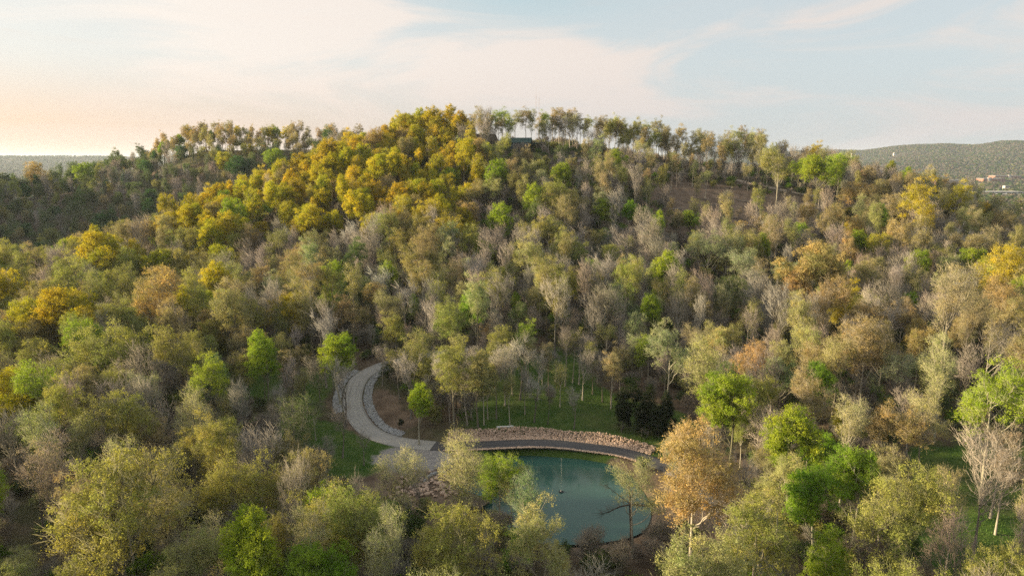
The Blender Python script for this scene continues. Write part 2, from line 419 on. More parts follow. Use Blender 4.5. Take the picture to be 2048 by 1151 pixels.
def mat_ground():
    m, q, o = new_mat('ground'); bs = q.n('ShaderNodeBsdfPrincipled'); q.t.links.new(bs.outputs[0], o.inputs[0])
    v = q.n('ShaderNodeNewGeometry').outputs['Position']
    at = q.n('ShaderNodeAttribute'); at.attribute_name = 'cover'
    grass, dirt, gravel = q.sep(at.outputs['Vector'])
    n_big = q.noise(v, .045, 5, .6); n_mid = q.noise(v, .35, 6, .65); n_fine = q.noise(v, 2.2, 5, .7)
    litter = q.mix(q.ramp(n_mid, .3, .7), c4((.075, .055, .040)), c4((.15, .115, .085)))
    litter = q.mix(q.math('MULTIPLY', q.ramp(n_big, .42, .62), .6), litter, c4((.05, .075, .022)))
    gcol = q.mix(q.ramp(n_mid, .3, .72), c4((.035, .082, .014)), c4((.085, .125, .03)))
    gcol = q.mix(q.math('MULTIPLY', q.ramp(n_big, .5, .75), .55), gcol, c4((.13, .115, .06)))
    gm = q.ramp(q.math('ADD', grass, q.math('MULTIPLY', q.math('SUBTRACT', n_mid, .5), .9)), .35, .6)
    c = q.mix(gm, litter, gcol)
    dcol = q.mix(q.ramp(n_mid, .3, .7), c4((.10, .072, .052)), c4((.20, .15, .112)))
    c = q.mix(q.ramp(q.math('ADD', dirt, q.math('MULTIPLY', q.math('SUBTRACT', n_mid, .5), .7)), .35, .6), c, dcol)
    vcol = q.mix(q.ramp(n_fine, .3, .7), c4((.20, .195, .20)), c4((.33, .31, .295)))
    c = q.mix(q.ramp(q.math('ADD', gravel, q.math('MULTIPLY', q.math('SUBTRACT', n_mid, .5), 1.3)), .4, .75), c, vcol)
    # the wooded country beyond
    dist = q.vmath('LENGTH', v, out=1)
    fn = q.n('ShaderNodeTexVoronoi'); fn.inputs['Scale'].default_value = .07; q.t.links.new(v, fn.inputs['Vector'])
    wood = q.mix(q.noise(v, .004, 5, .6), c4((.055, .060, .034)), c4((.135, .112, .078)))
    wood = q.mix(.35, wood, q.scale(fn.outputs['Color'], .16))
    c = q.mix(q.ramp(dist, 620, 900), c, wood)
    c = q.scale(c, q.math('ADD', .7, q.math('MULTIPLY', n_fine, .6)))
    q.t.links.new(c, bs.inputs['Base Color']); bs.inputs['Roughness'].default_value = .95; bs.inputs['Specular IOR Level'].default_value = .1
    bp = q.n('ShaderNodeBump'); bp.inputs['Strength'].default_value = .7; bp.inputs['Distance'].default_value = .3
    q.t.links.new(n_fine, bp.inputs['Height']); q.t.links.new(bp.outputs[0], bs.inputs['Normal'])
    return m

# ------------------------------------------------------------------ ground sheet
azs = np.radians(np.concatenate([np.arange(-180, -54, 2.0), np.arange(-54, 54, .36), np.arange(54, 180, 2.0)]))
rad = np.concatenate([np.array([.5]), np.arange(6, 40, 3), np.arange(40, 60, 1.6), np.arange(60, 180, 1.1), np.arange(180, 380, 2.0), np.arange(380, 640, 5), np.geomspace(645, 20000, 90)])
AA, RR = np.meshgrid(azs, rad); GX, GY = RR * np.sin(AA), RR * np.cos(AA)
GZ = gz(GX, GY)
na, nr = len(azs), len(rad)
idx = np.arange(na * nr).reshape(nr, na)
i00 = idx[:-1]; i10 = idx[1:]
fq = np.stack([i00, np.roll(i00, -1, 1), np.roll(i10, -1, 1), i10], -1).reshape(-1, 4)[:, ::-1]
M_GROUND = mat_ground()
me = mesh_from('ground', np.stack([GX, GY, GZ], -1).reshape(-1, 3), fq.copy(), [M_GROUND], smooth=True)
# what covers the ground: grass, bare brown slope, gravel
blobs = [  # channel, px, py, half-width m, half-depth m, strength
    (0, 1100, 810, 10, 13, 1.0), (0, 1180, 830, 11, 11, 1.1), (0, 1060, 760, 6, 10, .8), (0, 1250, 850, 10, 8, 1.0), (0, 1130, 720, 8, 11, .7), (0, 1000, 840, 9, 10, .7), (0, 1320, 860, 9, 8, .9),
    (0, 480, 790, 6, 9, .9), (0, 560, 850, 7, 7, .55), (0, 660, 870, 8, 7, .9), (0, 700, 920, 9, 7, 1.2), (0, 640, 770, 5, 13, .8), (0, 760, 910, 5, 4, .4), (0, 530, 760, 6, 10, .8),
    (0, 1930, 1040, 10, 9, 1.1), (0, 1990, 980, 10, 10, .9), (0, 1900, 930, 8, 9, .8), (0, 2040, 900, 9, 11, .8), (0, 1960, 1130, 9, 6, 1.0), (0, 1180, 905, 22, 1.6, .9), (0, 1150, 1095, 12, 2, .5), (0, 2010, 780, 9, 12, .6),
    (1, 1480, 410, 30, 24, .9), (1, 1590, 425, 28, 20, .85), (1, 1400, 400, 22, 24, .7), (1, 1290, 345, 30, 12, .7), (1, 1690, 430, 24, 20, .8), (1, 1150, 325, 25, 8, .6), (1, 1380, 450, 20, 14, .7),
    (1, 755, 820, 5, 12, .8), (1, 770, 845, 7, 4, 1.1), (1, 850, 965, 8, 7, 1.2), (1, 800, 985, 8, 5, 1.0), (1, 1260, 1090, 12, 3.0, 1.1), (1, 1340, 1060, 7, 5, 1.0), (1, 1380, 1010, 6, 6, .8), (1, 1560, 610, 20, 14, .7), (1, 1400, 620, 24, 12, .5),
    (2, 800, 912, 6, 4, .72), (2, 850, 922, 8, 5, .8),
]
cov = np.zeros((na * nr, 3)); fx_, fy_ = GX.ravel(), GY.ravel()
def cover_at(x, y):
    c = np.zeros((len(x), 3))
    for ch, bx, by, hw, hd, s in BL:
        c[:, ch] += s * np.exp(-((x - bx) / hw) ** 2 - ((y - by) / hd) ** 2)
    return c
BL = []
for ch, px, py, hw, hd, s in blobs:
    q_ = march(px, py)
    if q_: BL.append((ch, q_[0], q_[1], hw, hd, s))
mnear = (RR.ravel() < 420)
cov[mnear] = cover_at(fx_[mnear], fy_[mnear])
at = me.attributes.new('cover', 'FLOAT_VECTOR', 'POINT'); at.data.foreach_set('vector', cov.astype(np.float32).ravel())
link('ground', me, kind='structure', label='wooded valley floor and hillsides under leaf litter and grass')

# ------------------------------------------------------------------ water
def mat_water():
    m, q, o = new_mat('pond_water'); bs = q.n('ShaderNodeBsdfPrincipled'); q.t.links.new(bs.outputs[0], o.inputs[0])
    v = q.n('ShaderNodeNewGeometry').outputs['Position']
    n = q.noise(v, .12, 4, .55, .6)
    q.t.links.new(q.mix(n, c4((.025, .074, .063)), c4((.037, .100, .087))), bs.inputs['Base Color'])
    bs.inputs['Roughness'].default_value = .035; bs.inputs['IOR'].default_value = 1.33
    bp = q.n('ShaderNodeBump'); bp.inputs['Strength'].default_value = .06; bp.inputs['Distance'].default_value = .05
    q.t.links.new(q.noise(q.vmath('MULTIPLY', v, (1.0, 2.2, 1)), 1.6, 4, .6), bp.inputs['Height']); q.t.links.new(bp.outputs[0], bs.inputs['Normal'])
    return m
pc = POND.mean(0)
pv = [(pc[0], pc[1], 0.0)] + [(pc[0] + (x - pc[0]) * 1.07, pc[1] + (y - pc[1]) * 1.07, 0.0) for x, y in POND]
nn = len(POND)
link('pond_water', mesh_from('pond_water', pv, [(0, 1 + i, 1 + (i + 1) % nn) for i in range(nn)], [mat_water()]), kind='structure', label='still teal green pond below the curved drive')

# ------------------------------------------------------------------ roads
def ribbon(path, w_l, w_r, lift, thick, ncross=6, crown=.04):
    n = len(path); t = np.gradient(path[:, :2], axis=0); t /= np.linalg.norm(t, axis=1)[:, None]
    nrm = np.stack([-t[:, 1], t[:, 0]], 1); V = []; F = []
    us = np.linspace(-w_r, w_l, ncross)
    for u in us:
        z = path[:, 2] + lift + crown * (1 - (2 * (u + w_r) / (w_l + w_r) - 1) ** 2)
        V.append(np.column_stack([path[:, 0] + nrm[:, 0] * u, path[:, 1] + nrm[:, 1] * u, z]))
    for u in (us[0], us[-1]):
        V.append(np.column_stack([path[:, 0] + nrm[:, 0] * u, path[:, 1] + nrm[:, 1] * u, path[:, 2] + lift - thick]))
    ids = np.arange((ncross + 2) * n).reshape(ncross + 2, n)
    def strip(a, b_): return np.stack([ids[a][:-1], ids[a][1:], ids[b_][1:], ids[b_][:-1]], -1)
    F = [strip(k + 1, k) for k in range(ncross - 1)] + [strip(0, ncross), strip(ncross + 1, ncross - 1)]
    return np.vstack(V), np.vstack(F), nrm
def mat_road(name, c0, c1, streak):
    m, q, o = new_mat(name); bs = q.n('ShaderNodeBsdfPrincipled'); q.t.links.new(bs.outputs[0], o.inputs[0])
    v = q.n('ShaderNodeNewGeometry').outputs['Position']
    a = q.n('ShaderNodeAttribute'); a.attribute_name = 'lane'; u, l, _ = q.sep(a.outputs['Vector'])
    n = q.noise(v, .5, 6, .65); nf = q.noise(v, 6, 4, .7)
    st = q.noise(q.comb(q.math('MULTIPLY', u, 2.2), q.math('MULTIPLY', l, .03), 0), 1.5, 4, .6)
    c = q.mix(n, c4(c0), c4(c1)); c = q.mix(q.ramp(st, .48, .68), c, c4(streak))
    # saw-cut joints across and one down the middle
    jt = q.math('LESS_THAN', q.math('FRACT', q.math('DIVIDE', l, 4.5)), .022)
    if name == 'concrete': c = q.mix(q.math('MULTIPLY', jt, .6), c, c4((.12, .11, .10)))
    c = q.scale(c, q.math('ADD', .8, q.math('MULTIPLY', nf, .4)))
    q.t.links.new(c, bs.inputs['Base Color']); bs.inputs['Roughness'].default_value = .85
    return m
def road(name, seg, mat, label, hw=2.0, lift=0.0, thick=.35):
    V, F, nrm = ribbon(seg, hw, hw, lift, thick, 8)
    me = mesh_from(name, V, F, [mat], smooth=False)
    L = np.concatenate([[0], np.cumsum(np.linalg.norm(np.diff(seg[:, :2], axis=0), axis=1))]); n = len(seg)
    us = list(np.linspace(-hw, hw, 8)) + [-hw, hw]
    arr = np.concatenate([np.column_stack([np.full(n, u), L, np.zeros(n)]) for u in us]).astype(np.float32)
    at = me.attributes.new('lane', 'FLOAT_VECTOR', 'POINT'); at.data.foreach_set('vector', arr.ravel())
    return link(name, me, kind='structure', label=label)
def road_idx(px, py):
    x, y = march(px, py); return int(np.argmin(np.hypot(ROAD[:, 0] - x, ROAD[:, 1] - y)))
ISPLIT = road_idx(868, 891)
road('concrete_driveway', ROAD[:ISPLIT + 1], mat_road('concrete', (.27, .265, .255), (.36, .355, .34), (.21, .205, .195)), 'pale concrete driveway curving up into the woods')
road('asphalt_road', ROAD[ISPLIT:], mat_road('asphalt', (.050, .050, .056), (.085, .085, .092), (.03, .03, .033)), 'dark asphalt road running past the pond', hw=1.75, lift=-.006)
# dirt track on the upper hillside
_pp = [march(*p) for p in PATH_PX]; _pp = [p for p in _pp if p]
TR = catmull([(x, y, 0) for x, y in _pp], 2.0); TR[:, 2] = gz(TR[:, 0], TR[:, 1])
TR[:, 2] = np.convolve(np.pad(TR[:, 2], 4, mode='edge'), np.ones(9) / 9, 'valid')
V, F, _ = ribbon(TR, 1.5, 1.5, .55, 1.6, 4)
link('hill_track', mesh_from('hill_track', V, F, [simple('packed_earth', (.36, .30, .25), .95, .3, .6, coords='Object')]), kind='structure', label='pale earth track crossing the cleared upper slope')

# ------------------------------------------------------------------ rocks along the road
phi = (1 + 5 ** .5) / 2
ICO_V = np.array([(-1, phi, 0), (1, phi, 0), (-1, -phi, 0), (1, -phi, 0), (0, -1, phi), (0, 1, phi), (0, -1, -phi), (0, 1, -phi), (phi, 0, -1), (phi, 0, 1), (-phi, 0, -1), (-phi, 0, 1)]) / sqrt(1 + phi * phi)
ICO_F = np.array([(0, 11, 5), (0, 5, 1), (0, 1, 7), (0, 7, 10), (0, 10, 11), (1, 5, 9), (5, 11, 4), (11, 10, 2), (10, 7, 6), (7, 1, 8), (3, 9, 4), (3, 4, 2), (3, 2, 6), (3, 6, 8), (3, 8, 9), (4, 9, 5), (2, 4, 11), (6, 2, 10), (8, 6, 7), (9, 8, 1)])
def rocks(name, pos, size, mat, label, rs):
    n = len(pos); v = ICO_V[None] * (1 + (rs.random((n, 12, 1)) - .5) * .55)
    v = v * size[:, None, None] * (np.array([1, 1, .75]) * (1 + (rs.random((n, 1, 3)) - .5) * .5))
    a = rs.random(n) * 6.28; ca, sa = np.cos(a)[:, None], np.sin(a)[:, None]
    v = np.stack([v[..., 0] * ca - v[..., 1] * sa, v[..., 0] * sa + v[..., 1] * ca, v[..., 2]], -1) + pos[:, None]
    f = (ICO_F[None] + (np.arange(n) * 12)[:, None, None]).reshape(-1, 3)
    return link(name, mesh_from(name, v.reshape(-1, 3), f, [mat]), kind='stuff', label=label)
def along(seg, n, o0, o1, rs):
    i = rs.integers(1, len(seg) - 1, n); t = seg[i + 1, :2] - seg[i - 1, :2]; t /= np.linalg.norm(t, axis=1)[:, None]
    off = o0 + (o1 - o0) * rs.random(n); j = (rs.random((n, 1)) - .5) * .3
    p = seg[i, :2] + (seg[i + 1, :2] - seg[i, :2]) * rs.random((n, 1)) + np.stack([-t[:, 1], t[:, 0]], 1) * off[:, None] + t * j
    return p, i
rs = np.random.default_rng(11)
i0, i1 = road_idx(775, 726), road_idx(800, 884)
seg = ROAD[i0:i1]
for nm, o0, o1, cnt, lab in (('gravel_verge', 2.3, 4.0, 3600, 'grey broken stone verge inside the driveway curve'), ('gravel_verge', -3.9, -2.3, 2500, 'grey broken stone verge outside the driveway curve')):
    s2 = seg if o0 > 0 else ROAD[road_idx(742, 740):road_idx(712, 828)]
    p, i = along(s2, cnt, o0, o1, rs); z = gz(p[:, 0], p[:, 1]) + .05 + .1 * rs.random(len(p))
    rocks(nm, np.column_stack([p, z]), .08 + .13 * rs.random(len(p)) ** 2, M_ROCK_GREY, lab, rs)
j0, j1 = road_idx(880, 892), road_idx(1300, 928)
seg = ROAD[j0:j1]
p, i = along(seg, 9500, 1.95, 4.7, rs); dd = seg_dist(p[:, 0], p[:, 1], ROAD[::3], False)[0]
z = gz(p[:, 0], p[:, 1]) + np.clip((dd - 1.95) * .34, 0, .8) * rs.random(len(p)) ** .5
rocks('rubble_bank', np.column_stack([p, z]), .06 + .16 * rs.random(len(p)) ** 3, M_ROCK_TAN, 'bank of tan rock rubble along the uphill side of the asphalt', rs)
p, i = along(seg, 1100, -2.2, -1.8, rs); z = ROAD[np.clip(i + j0, 0, len(ROAD) - 1), 2] + .08
rocks('rubble_edging', np.column_stack([p, z]), .09 + .10 * rs.random(len(p)), M_ROCK_TAN, 'thin edging of tan stones between asphalt and pond bank', rs)
# stones around the terrace left of the pond
tp = []
for px, py, n in ((838, 958, 26), (862, 968, 30), (880, 978, 24), (850, 985, 22), (820, 982, 24), (896, 985, 18), (812, 992, 14), (905, 960, 14)):
    x, y = march(px, py, zf=gz)
    for _ in range(n): tp.append((x + rs.normal() * 1.6, y + rs.normal() * .8))
tp = np.array(tp); rocks('terrace_rubble', np.column_stack([tp, gz(tp[:, 0], tp[:, 1]) + .15]), .2 + .3 * rs.random(len(tp)) ** 2, M_ROCK_TAN, 'loose tan landscape stones on the terrace beside the pond', rs)

# ------------------------------------------------------------------ tree kinds
def rnd_dirs(r, n):
    v = r.normal(size=(n, 3)); return v / np.linalg.norm(v, axis=1)[:, None]
def frames(dv):
    a = np.where(np.abs(dv[:, 2:3]) < .9, np.array([[0, 0, 1.0]]), np.array([[1.0, 0, 0]]))
    u = np.cross(dv, a); u /= np.linalg.norm(u, axis=1)[:, None]; return u, np.cross(dv, u)
def cones(p0, p1, r0):
    """many thin tapering twigs: three sides, one tip"""
    n = len(p0); dv = p1 - p0; L = np.linalg.norm(dv, axis=1)[:, None]; u, v = frames(dv / np.maximum(L, 1e-6))
    V = np.empty((n, 4, 3))
    for k in range(3):
        a = 2 * pi * k / 3; V[:, k] = p0 + (u * cos(a) + v * sin(a)) * r0[:, None]
    V[:, 3] = p1
    b_ = (np.arange(n) * 4)[:, None]
    F = np.stack([b_ + [0, 1, 3], b_ + [1, 2, 3], b_ + [2, 0, 3]], 1).reshape(-1, 3)
    return V.reshape(-1, 3), F
def tubes(polys):
    """list of (pts Nx3, radii N, sides) -> triangles"""
    V, F, o = [], [], 0
    for pts, rr, n in polys:
        pts = np.asarray(pts, float); t = np.gradient(pts, axis=0); t /= np.maximum(np.linalg.norm(t, axis=1), 1e-6)[:, None]
        ref = np.array([1.0, 0.13, 0.05]); u = np.cross(t, ref); u /= np.maximum(np.linalg.norm(u, axis=1), 1e-6)[:, None]; v = np.cross(t, u)
        a = np.arange(n) * 2 * pi / n
        ring = pts[:, None] + (u[:, None] * np.cos(a)[None, :, None] + v[:, None] * np.sin(a)[None, :, None]) * np.asarray(rr)[:, None, None]
        V.append(ring.reshape(-1, 3)); m = len(pts)
        i = np.arange(m - 1)[:, None] * n; k = np.arange(n)[None]; k2 = (k + 1) % n
        q = np.stack([i + k, i + k2, i + n + k2, i + n + k], -1).reshape(-1, 4) + o
        F.append(q[:, [0, 1, 2]]); F.append(q[:, [0, 2, 3]]); o += m * n
    return np.vstack(V), np.vstack(F)
def bez(p0, p1, p2, n):
    t = np.linspace(0, 1, n)[:, None]; return (1 - t) ** 2 * p0 + 2 * t * (1 - t) * p1 + t * t * p2

class Proto: pass
def make_tree(name, seed, H, hb, Rc, nclump, rc, leaves, lsize, twigs, subs, shape='round', limbs=9, leaf_frac=1.0, tr=.26, twig_r=.022, twig_len=1.0, up=.45, fork=1, lean=.4):
    r = np.random.default_rng(seed)
    polys = []
    # envelope
    ch = H - hb; cz = hb + ch * (.50 if shape != 'vase' else .62)
    lob = rnd_dirs(r, 9); lob[:, 2] *= .7; amp = r.uniform(-.38, .36, 9)
    leaders = [(0, 0, H - ch * .34, Rc * .58, ch * .34)]
    for q in range(r.integers(3, 6)):
        a = r.random() * 6.28; o_ = Rc * r.uniform(.38, .66); zz_ = hb + ch * r.uniform(.28, .74); k_ = r.uniform(.36, .56)
        leaders.append((cos(a) * o_, sin(a) * o_, zz_, Rc * k_, ch * k_ * .72))
    C = []
    tries = 0
    while len(C) < nclump and tries < 6000:
        tries += 1
        dv = r.normal(size=3); dv /= np.linalg.norm(dv)
        if dv[2] < -.75: continue
        k = 1 + float((amp * np.exp(3.5 * (lob @ dv - 1))).sum())
        rr = r.random() ** (.42) * k * .92
        rx = Rc - rc * .7; rz = ch * .5 - rc * .5
        l_ = leaders[r.integers(0, len(leaders))]; rr = min(1.05, rr)
        p = np.array([l_[0] + dv[0] * l_[3] * rr, l_[1] + dv[1] * l_[3] * rr, l_[2] + dv[2] * l_[4] * rr])
        if p[2] < hb * .8 or np.hypot(p[0], p[1]) > Rc * 1.12: continue
        if shape == 'vase': p[:2] *= .45 + .62 * np.clip((p[2] - hb) / ch, 0, 1)
        if shape == 'dome': p[2] = cz - ch * .12 + abs(p[2] - cz) * 1.0 if r.random() < .6 else p[2]
        if shape == 'cone':
            h_ = r.random() ** 1.25; a = r.random() * 6.28; q_ = (1 - h_) ** .75 * Rc * (.55 + .45 * r.random())
            p = np.array([cos(a) * q_, sin(a) * q_, hb + h_ * (ch - .6)])
        if C and min(np.sum((np.array(C) - p) ** 2, 1)) < (rc * .62) ** 2: continue
        C.append(p)
    C = np.array(C); n = len(C)
    if shape != 'cone': C[:, :2] += r.normal(size=2) * Rc * .12 * ((C[:, 2:3] - hb) / ch)
    # trunk
    topz = H - rc * 1.2 if shape in ('cone', 'tall') else hb + ch * (.55 if shape == 'round' else .3)
    bend = r.normal(size=2) * lean
    tz = np.linspace(0, topz, 9); f = tz / topz
    T = np.column_stack([bend[0] * np.sin(f * 2.2) + r.normal(size=9) * .05 * f, bend[1] * np.sin(f * 1.9) + r.normal(size=9) * .05 * f, tz])
    T[0, 2] = -1.2
    tw = tr * (1 - .72 * f ** .9); tw[0] *= 1.45; tw[1] *= 1.08
    polys.append((T, tw, 9))
    def tp_(z):
        z = np.clip(z, 0, topz); return np.array([np.interp(z, tz, T[:, 0]), np.interp(z, tz, T[:, 1]), z]), np.interp(z, tz, tw)
    # limbs gather the clumps
    az_ = np.arctan2(C[:, 1], C[:, 0]); seeds = C[r.choice(n, min(limbs, n), replace=False)].copy()
    for _ in range(4):
        lab = np.argmin(((C[:, None] - seeds[None]) ** 2 * np.array([1, 1, .5])).sum(-1), 1)
        for k in range(len(seeds)):
            if (lab == k).any(): seeds[k] = C[lab == k].mean(0)
    twp0, twp1, twr = [], [], []
    for k in range(len(seeds)):
        mem = np.nonzero(lab == k)[0]
        if len(mem) == 0: continue
        cen = seeds[k]; hd = np.hypot(*cen[:2])
        if shape == 'cone': z0 = max(.4, cen[2] - hd * .1)
        else: z0 = min(topz * .97, max(hb * (.75 if fork else .9), cen[2] - hd * .9 - ch * .12 - r.random() * 1.2))
        a0, w0 = tp_(z0)
        mid = a0 * .5 + cen * .5 + np.array([*(cen[:2] - a0[:2]) * .14, -.06 * hd]) + r.normal(size=3) * .25
        B = bez(a0, mid, cen, 7); rl = w0 * (.62 if fork else .5)
        B[1:-1] += r.normal(size=(5, 3)) * .10
        polys.append((B, np.linspace(rl, max(.035, rl * .25), 7), 6))
        for j in mem:
            c = C[j]; ti = np.argmin(((B - c) ** 2).sum(1) + np.array([0, 4, 0, 0, 0, 0, 0]) * 0 + (B[:, 2] > c[2] + .3) * 3)
            ti = max(1, min(ti, 5)); s0 = B[ti]
            m2 = s0 * .5 + c * .5 + np.array([0, 0, -.10 * np.linalg.norm(c - s0)]) + r.normal(size=3) * .15
            b3 = bez(s0, m2, c, 5); polys.append((b3, np.linspace(max(.03, rl * .34), .018, 5), 4))
    trunkV, trunkF = tubes(polys)
    # twigs radiate through each clump
    nt = twigs
    ci = np.repeat(np.arange(n), nt); dv = rnd_dirs(r, len(ci)); out_ = C[ci] - np.array([0, 0, hb + ch * .3]); out_ /= np.maximum(np.linalg.norm(out_, axis=1), .1)[:, None]
    dv = dv + out_ * .55 + np.array([0, 0, up]); dv /= np.linalg.norm(dv, axis=1)[:, None]
    p0 = C[ci] + r.normal(size=(len(ci), 3)) * rc * .22; ln = rc * twig_len * (.55 + .75 * r.random(len(ci)))
    p1 = p0 + dv * ln[:, None]
    tv, tf = cones(p0, p1, np.full(len(ci), twig_r))
    parts_v, parts_f = [tv], [tf]; off = len(tv)
    if subs:
        si = np.repeat(np.arange(len(ci)), subs); q0 = p0[si] + (p1 - p0)[si] * (.25 + .7 * r.random((len(si), 1)))
        sd = dv[si] + rnd_dirs(r, len(si)) * .85 + np.array([0, 0, up * .5]); sd /= np.linalg.norm(sd, axis=1)[:, None]
        q1 = q0 + sd * (ln[si] * (.3 + .35 * r.random(len(si))))[:, None]
        tv, tf = cones(q0, q1, np.full(len(si), twig_r * .62)); parts_v.append(tv); parts_f.append(tf + off); off += len(tv)
    ntw = sum(len(f_) for f_ in parts_f)
    lv_attr = [np.zeros((off, 3))]
    if leaves:
        keep = r.random(n) < leaf_frac; wts = np.where(keep, r.uniform(.6, 1.4, n), 0); wts /= wts.sum()
        lc = r.choice(n, leaves, p=wts); dd = rnd_dirs(r, leaves); dd[:, 2] = np.where(dd[:, 2] < -.2, -dd[:, 2] * .8, dd[:, 2])
        rad_ = rc * (.35 + .72 * r.random((leaves, 1)) ** .55)
        # small sprays inside the clump
        nb_ = 15; spr = rnd_dirs(r, n * nb_).reshape(n, nb_, 3); sprr = r.uniform(.45, 1.08, (n, nb_)); sk = r.integers(0, nb_, leaves); pick = spr[lc, sk]; pick[:, 2] = np.where(pick[:, 2] < -.35, -pick[:, 2], pick[:, 2])
        dd = pick * np.array([1, 1, .8]); loose = (r.random(leaves) < .15)[:, None]
        lp = C[lc] + dd * (rc * sprr[lc, sk])[:, None] + r.normal(size=(leaves, 3)) * np.where(loose, .42, .15)
        nrm = dd * .7 + rnd_dirs(r, leaves) * .8 + np.array([0, 0, .35]); nrm /= np.linalg.norm(nrm, axis=1)[:, None]
        u, v = frames(nrm); a = r.random((leaves, 1)) * 6.28; uu = u * np.cos(a) + v * np.sin(a); vv = np.cross(nrm, uu)
        s = lsize * (.55 + .9 * r.random((leaves, 1)))
        LV = np.stack([lp - uu * s * .5, lp + vv * s * .34 + nrm * s * .06, lp + uu * s * .55, lp - vv * s * .34 + nrm * s * .06], 1)
        b_ = (np.arange(leaves) * 4)[:, None] + off
        parts_v.append(LV.reshape(-1, 3)); parts_f.append(np.stack([b_ + [0, 1, 2], b_ + [0, 2, 3]], 1).reshape(-1, 3))
        cvar = np.clip(.55 * r.random(n) + .45 * r.random(len(seeds))[lab], 0, 1)
        at_ = np.column_stack([cvar[lc], r.random(leaves), np.zeros(leaves)]); lv_attr.append(np.repeat(at_, 4, 0))
    V = np.vstack(parts_v); F = np.vstack(parts_f)
    p = Proto(); p.name = name; p.H = float(max(V[:, 2].max(), H * .9)); 
    rr = np.hypot(V[:, 0], V[:, 1]); p.D = float(np.percentile(rr, 96) * 2); p.hb = hb
    mi = np.zeros(len(F), int); mi[ntw:] = 1
    p.crown = mesh_from(name + '_crown', V, F, [M_TWIG, M_LEAF], mi)
    a = p.crown.attributes.new('leafvar', 'FLOAT_VECTOR', 'POINT'); a.data.foreach_set('vector', np.vstack(lv_attr).astype(np.float32).ravel())
    p.trunk = mesh_from(name + '_trunk', trunkV, trunkF, [M_BARK], smooth=True)
    p.tris = len(F) + len(trunkF)
    return p
PR = {}
def reg(kind, *a, **k):
    p = make_tree(f'{kind}_{len(PR.get(kind, []))}', *a, **k); p.kind = kind; PR.setdefault(kind, []).append(p)
#            seed  H   hb  Rc  ncl rc  leaves lsize twigs subs
reg('leafy', 101, 19, 6.5, 5.4, 84, 1.30, 42000, .165, 10, 2)
reg('leafy', 102, 18, 6.0, 6.2, 92, 1.35, 46000, .165, 10, 2, shape='dome')
reg('leafy', 103, 21, 7.5, 4.4, 76, 1.25, 40000, .165, 10, 2)
reg('leafy', 104, 17, 5.0, 5.2, 74, 1.40, 40000, .165, 10, 2)
reg('leafy', 105, 20, 7.0, 5.6, 66, 1.45, 37000, .17, 10, 2, leaf_frac=.88)
reg('bud', 201, 19, 6.5, 5.6, 80, 1.30, 24000, .145, 14, 2, leaf_frac=.92)
reg('bud', 202, 18, 6.0, 6.2, 88, 1.35, 26000, .145, 14, 2, shape='dome')
reg('bud', 203, 21, 8.0, 4.4, 70, 1.25, 21000, .145, 14, 2, leaf_frac=.85)
reg('bud', 204, 17, 5.0, 5.2, 68, 1.35, 20000, .145, 14, 2, shape='vase')
reg('bud', 205, 20, 7.0, 5.8, 74, 1.40, 20000, .15, 14, 2, leaf_frac=.78)
reg('sparse', 301, 19, 6.0, 5.2, 64, 1.40, 7500, .135, 18, 2, shape='vase')
reg('sparse', 302, 18, 6.5, 4.8, 58, 1.40, 7000, .135, 18, 2)
reg('sparse', 303, 22, 8.0, 4.2, 56, 1.35, 7000, .135, 18, 2, shape='vase')
reg('tall', 401, 23, 10, 4.2, 50, 1.35, 14000, .145, 12, 2, shape='round', limbs=9)
reg('tall', 402, 22, 8.5, 3.8, 46, 1.35, 12000, .145, 12, 2, shape='vase', limbs=9)
reg('tall', 403, 24, 10.5, 4.6, 52, 1.40, 15000, .145, 12, 2, shape='round', limbs=9)
reg('bare', 501, 18, 5.0, 4.8, 62, 1.45, 0, .2, 8, 3, shape='vase', limbs=13, twig_len=1.35, up=.7, twig_r=.034)
reg('bare', 502, 17, 4.0, 5.4, 66, 1.45, 0, .2, 8, 3, limbs=13, twig_len=1.3, up=.6, twig_r=.034)
reg('bare', 503, 20, 7.0, 4.2, 56, 1.40, 0, .2, 8, 3, shape='vase', limbs=12, twig_len=1.35, up=.8, twig_r=.034)
reg('bare', 504, 16, 3.0, 4.8, 56, 1.45, 0, .2, 8, 3, shape='vase', limbs=13, twig_len=1.35, up=.7, twig_r=.034)
reg('cedar', 601, 13, .6, 3.4, 90, .95, 20000, .19, 6, 0, shape='cone', limbs=16, tr=.2)
reg('cedar', 602, 11, .5, 3.8, 90, 1.05, 20000, .19, 6, 0, shape='round', limbs=14, tr=.2)
reg('shrub', 701, 3.4, .3, 1.9, 22, .75, 1500, .22, 14, 1, limbs=6, tr=.06, lean=.1, twig_r=.014)
reg('shrub', 702, 2.6, .2, 2.2, 24, .75, 1500, .22, 14, 1, limbs=6, tr=.06, lean=.1, twig_r=.014)
reg('shrub', 703, 4.6, .6, 2.2, 24, .85, 300, .2, 34, 3, limbs=8, tr=.07, lean=.15, twig_r=.016, up=.8)
reg('stark', 801, 17, 5.0, 5.0, 26, 1.5, 0, .2, 12, 2, shape='vase', limbs=8, twig_len=1.3, up=.6, twig_r=.035, tr=.3)
reg('stark', 802, 12, 3.0, 5.5, 24, 1.6, 0, .2, 10, 2, shape='vase', limbs=8, twig_len=1.4, up=.5, twig_r=.04, tr=.28)
ALLP = [p for k in ('leafy', 'bud', 'sparse', 'tall', 'bare', 'cedar', 'stark', 'shrub') for p in PR[k]]
for i, p in enumerate(ALLP): p.i = i

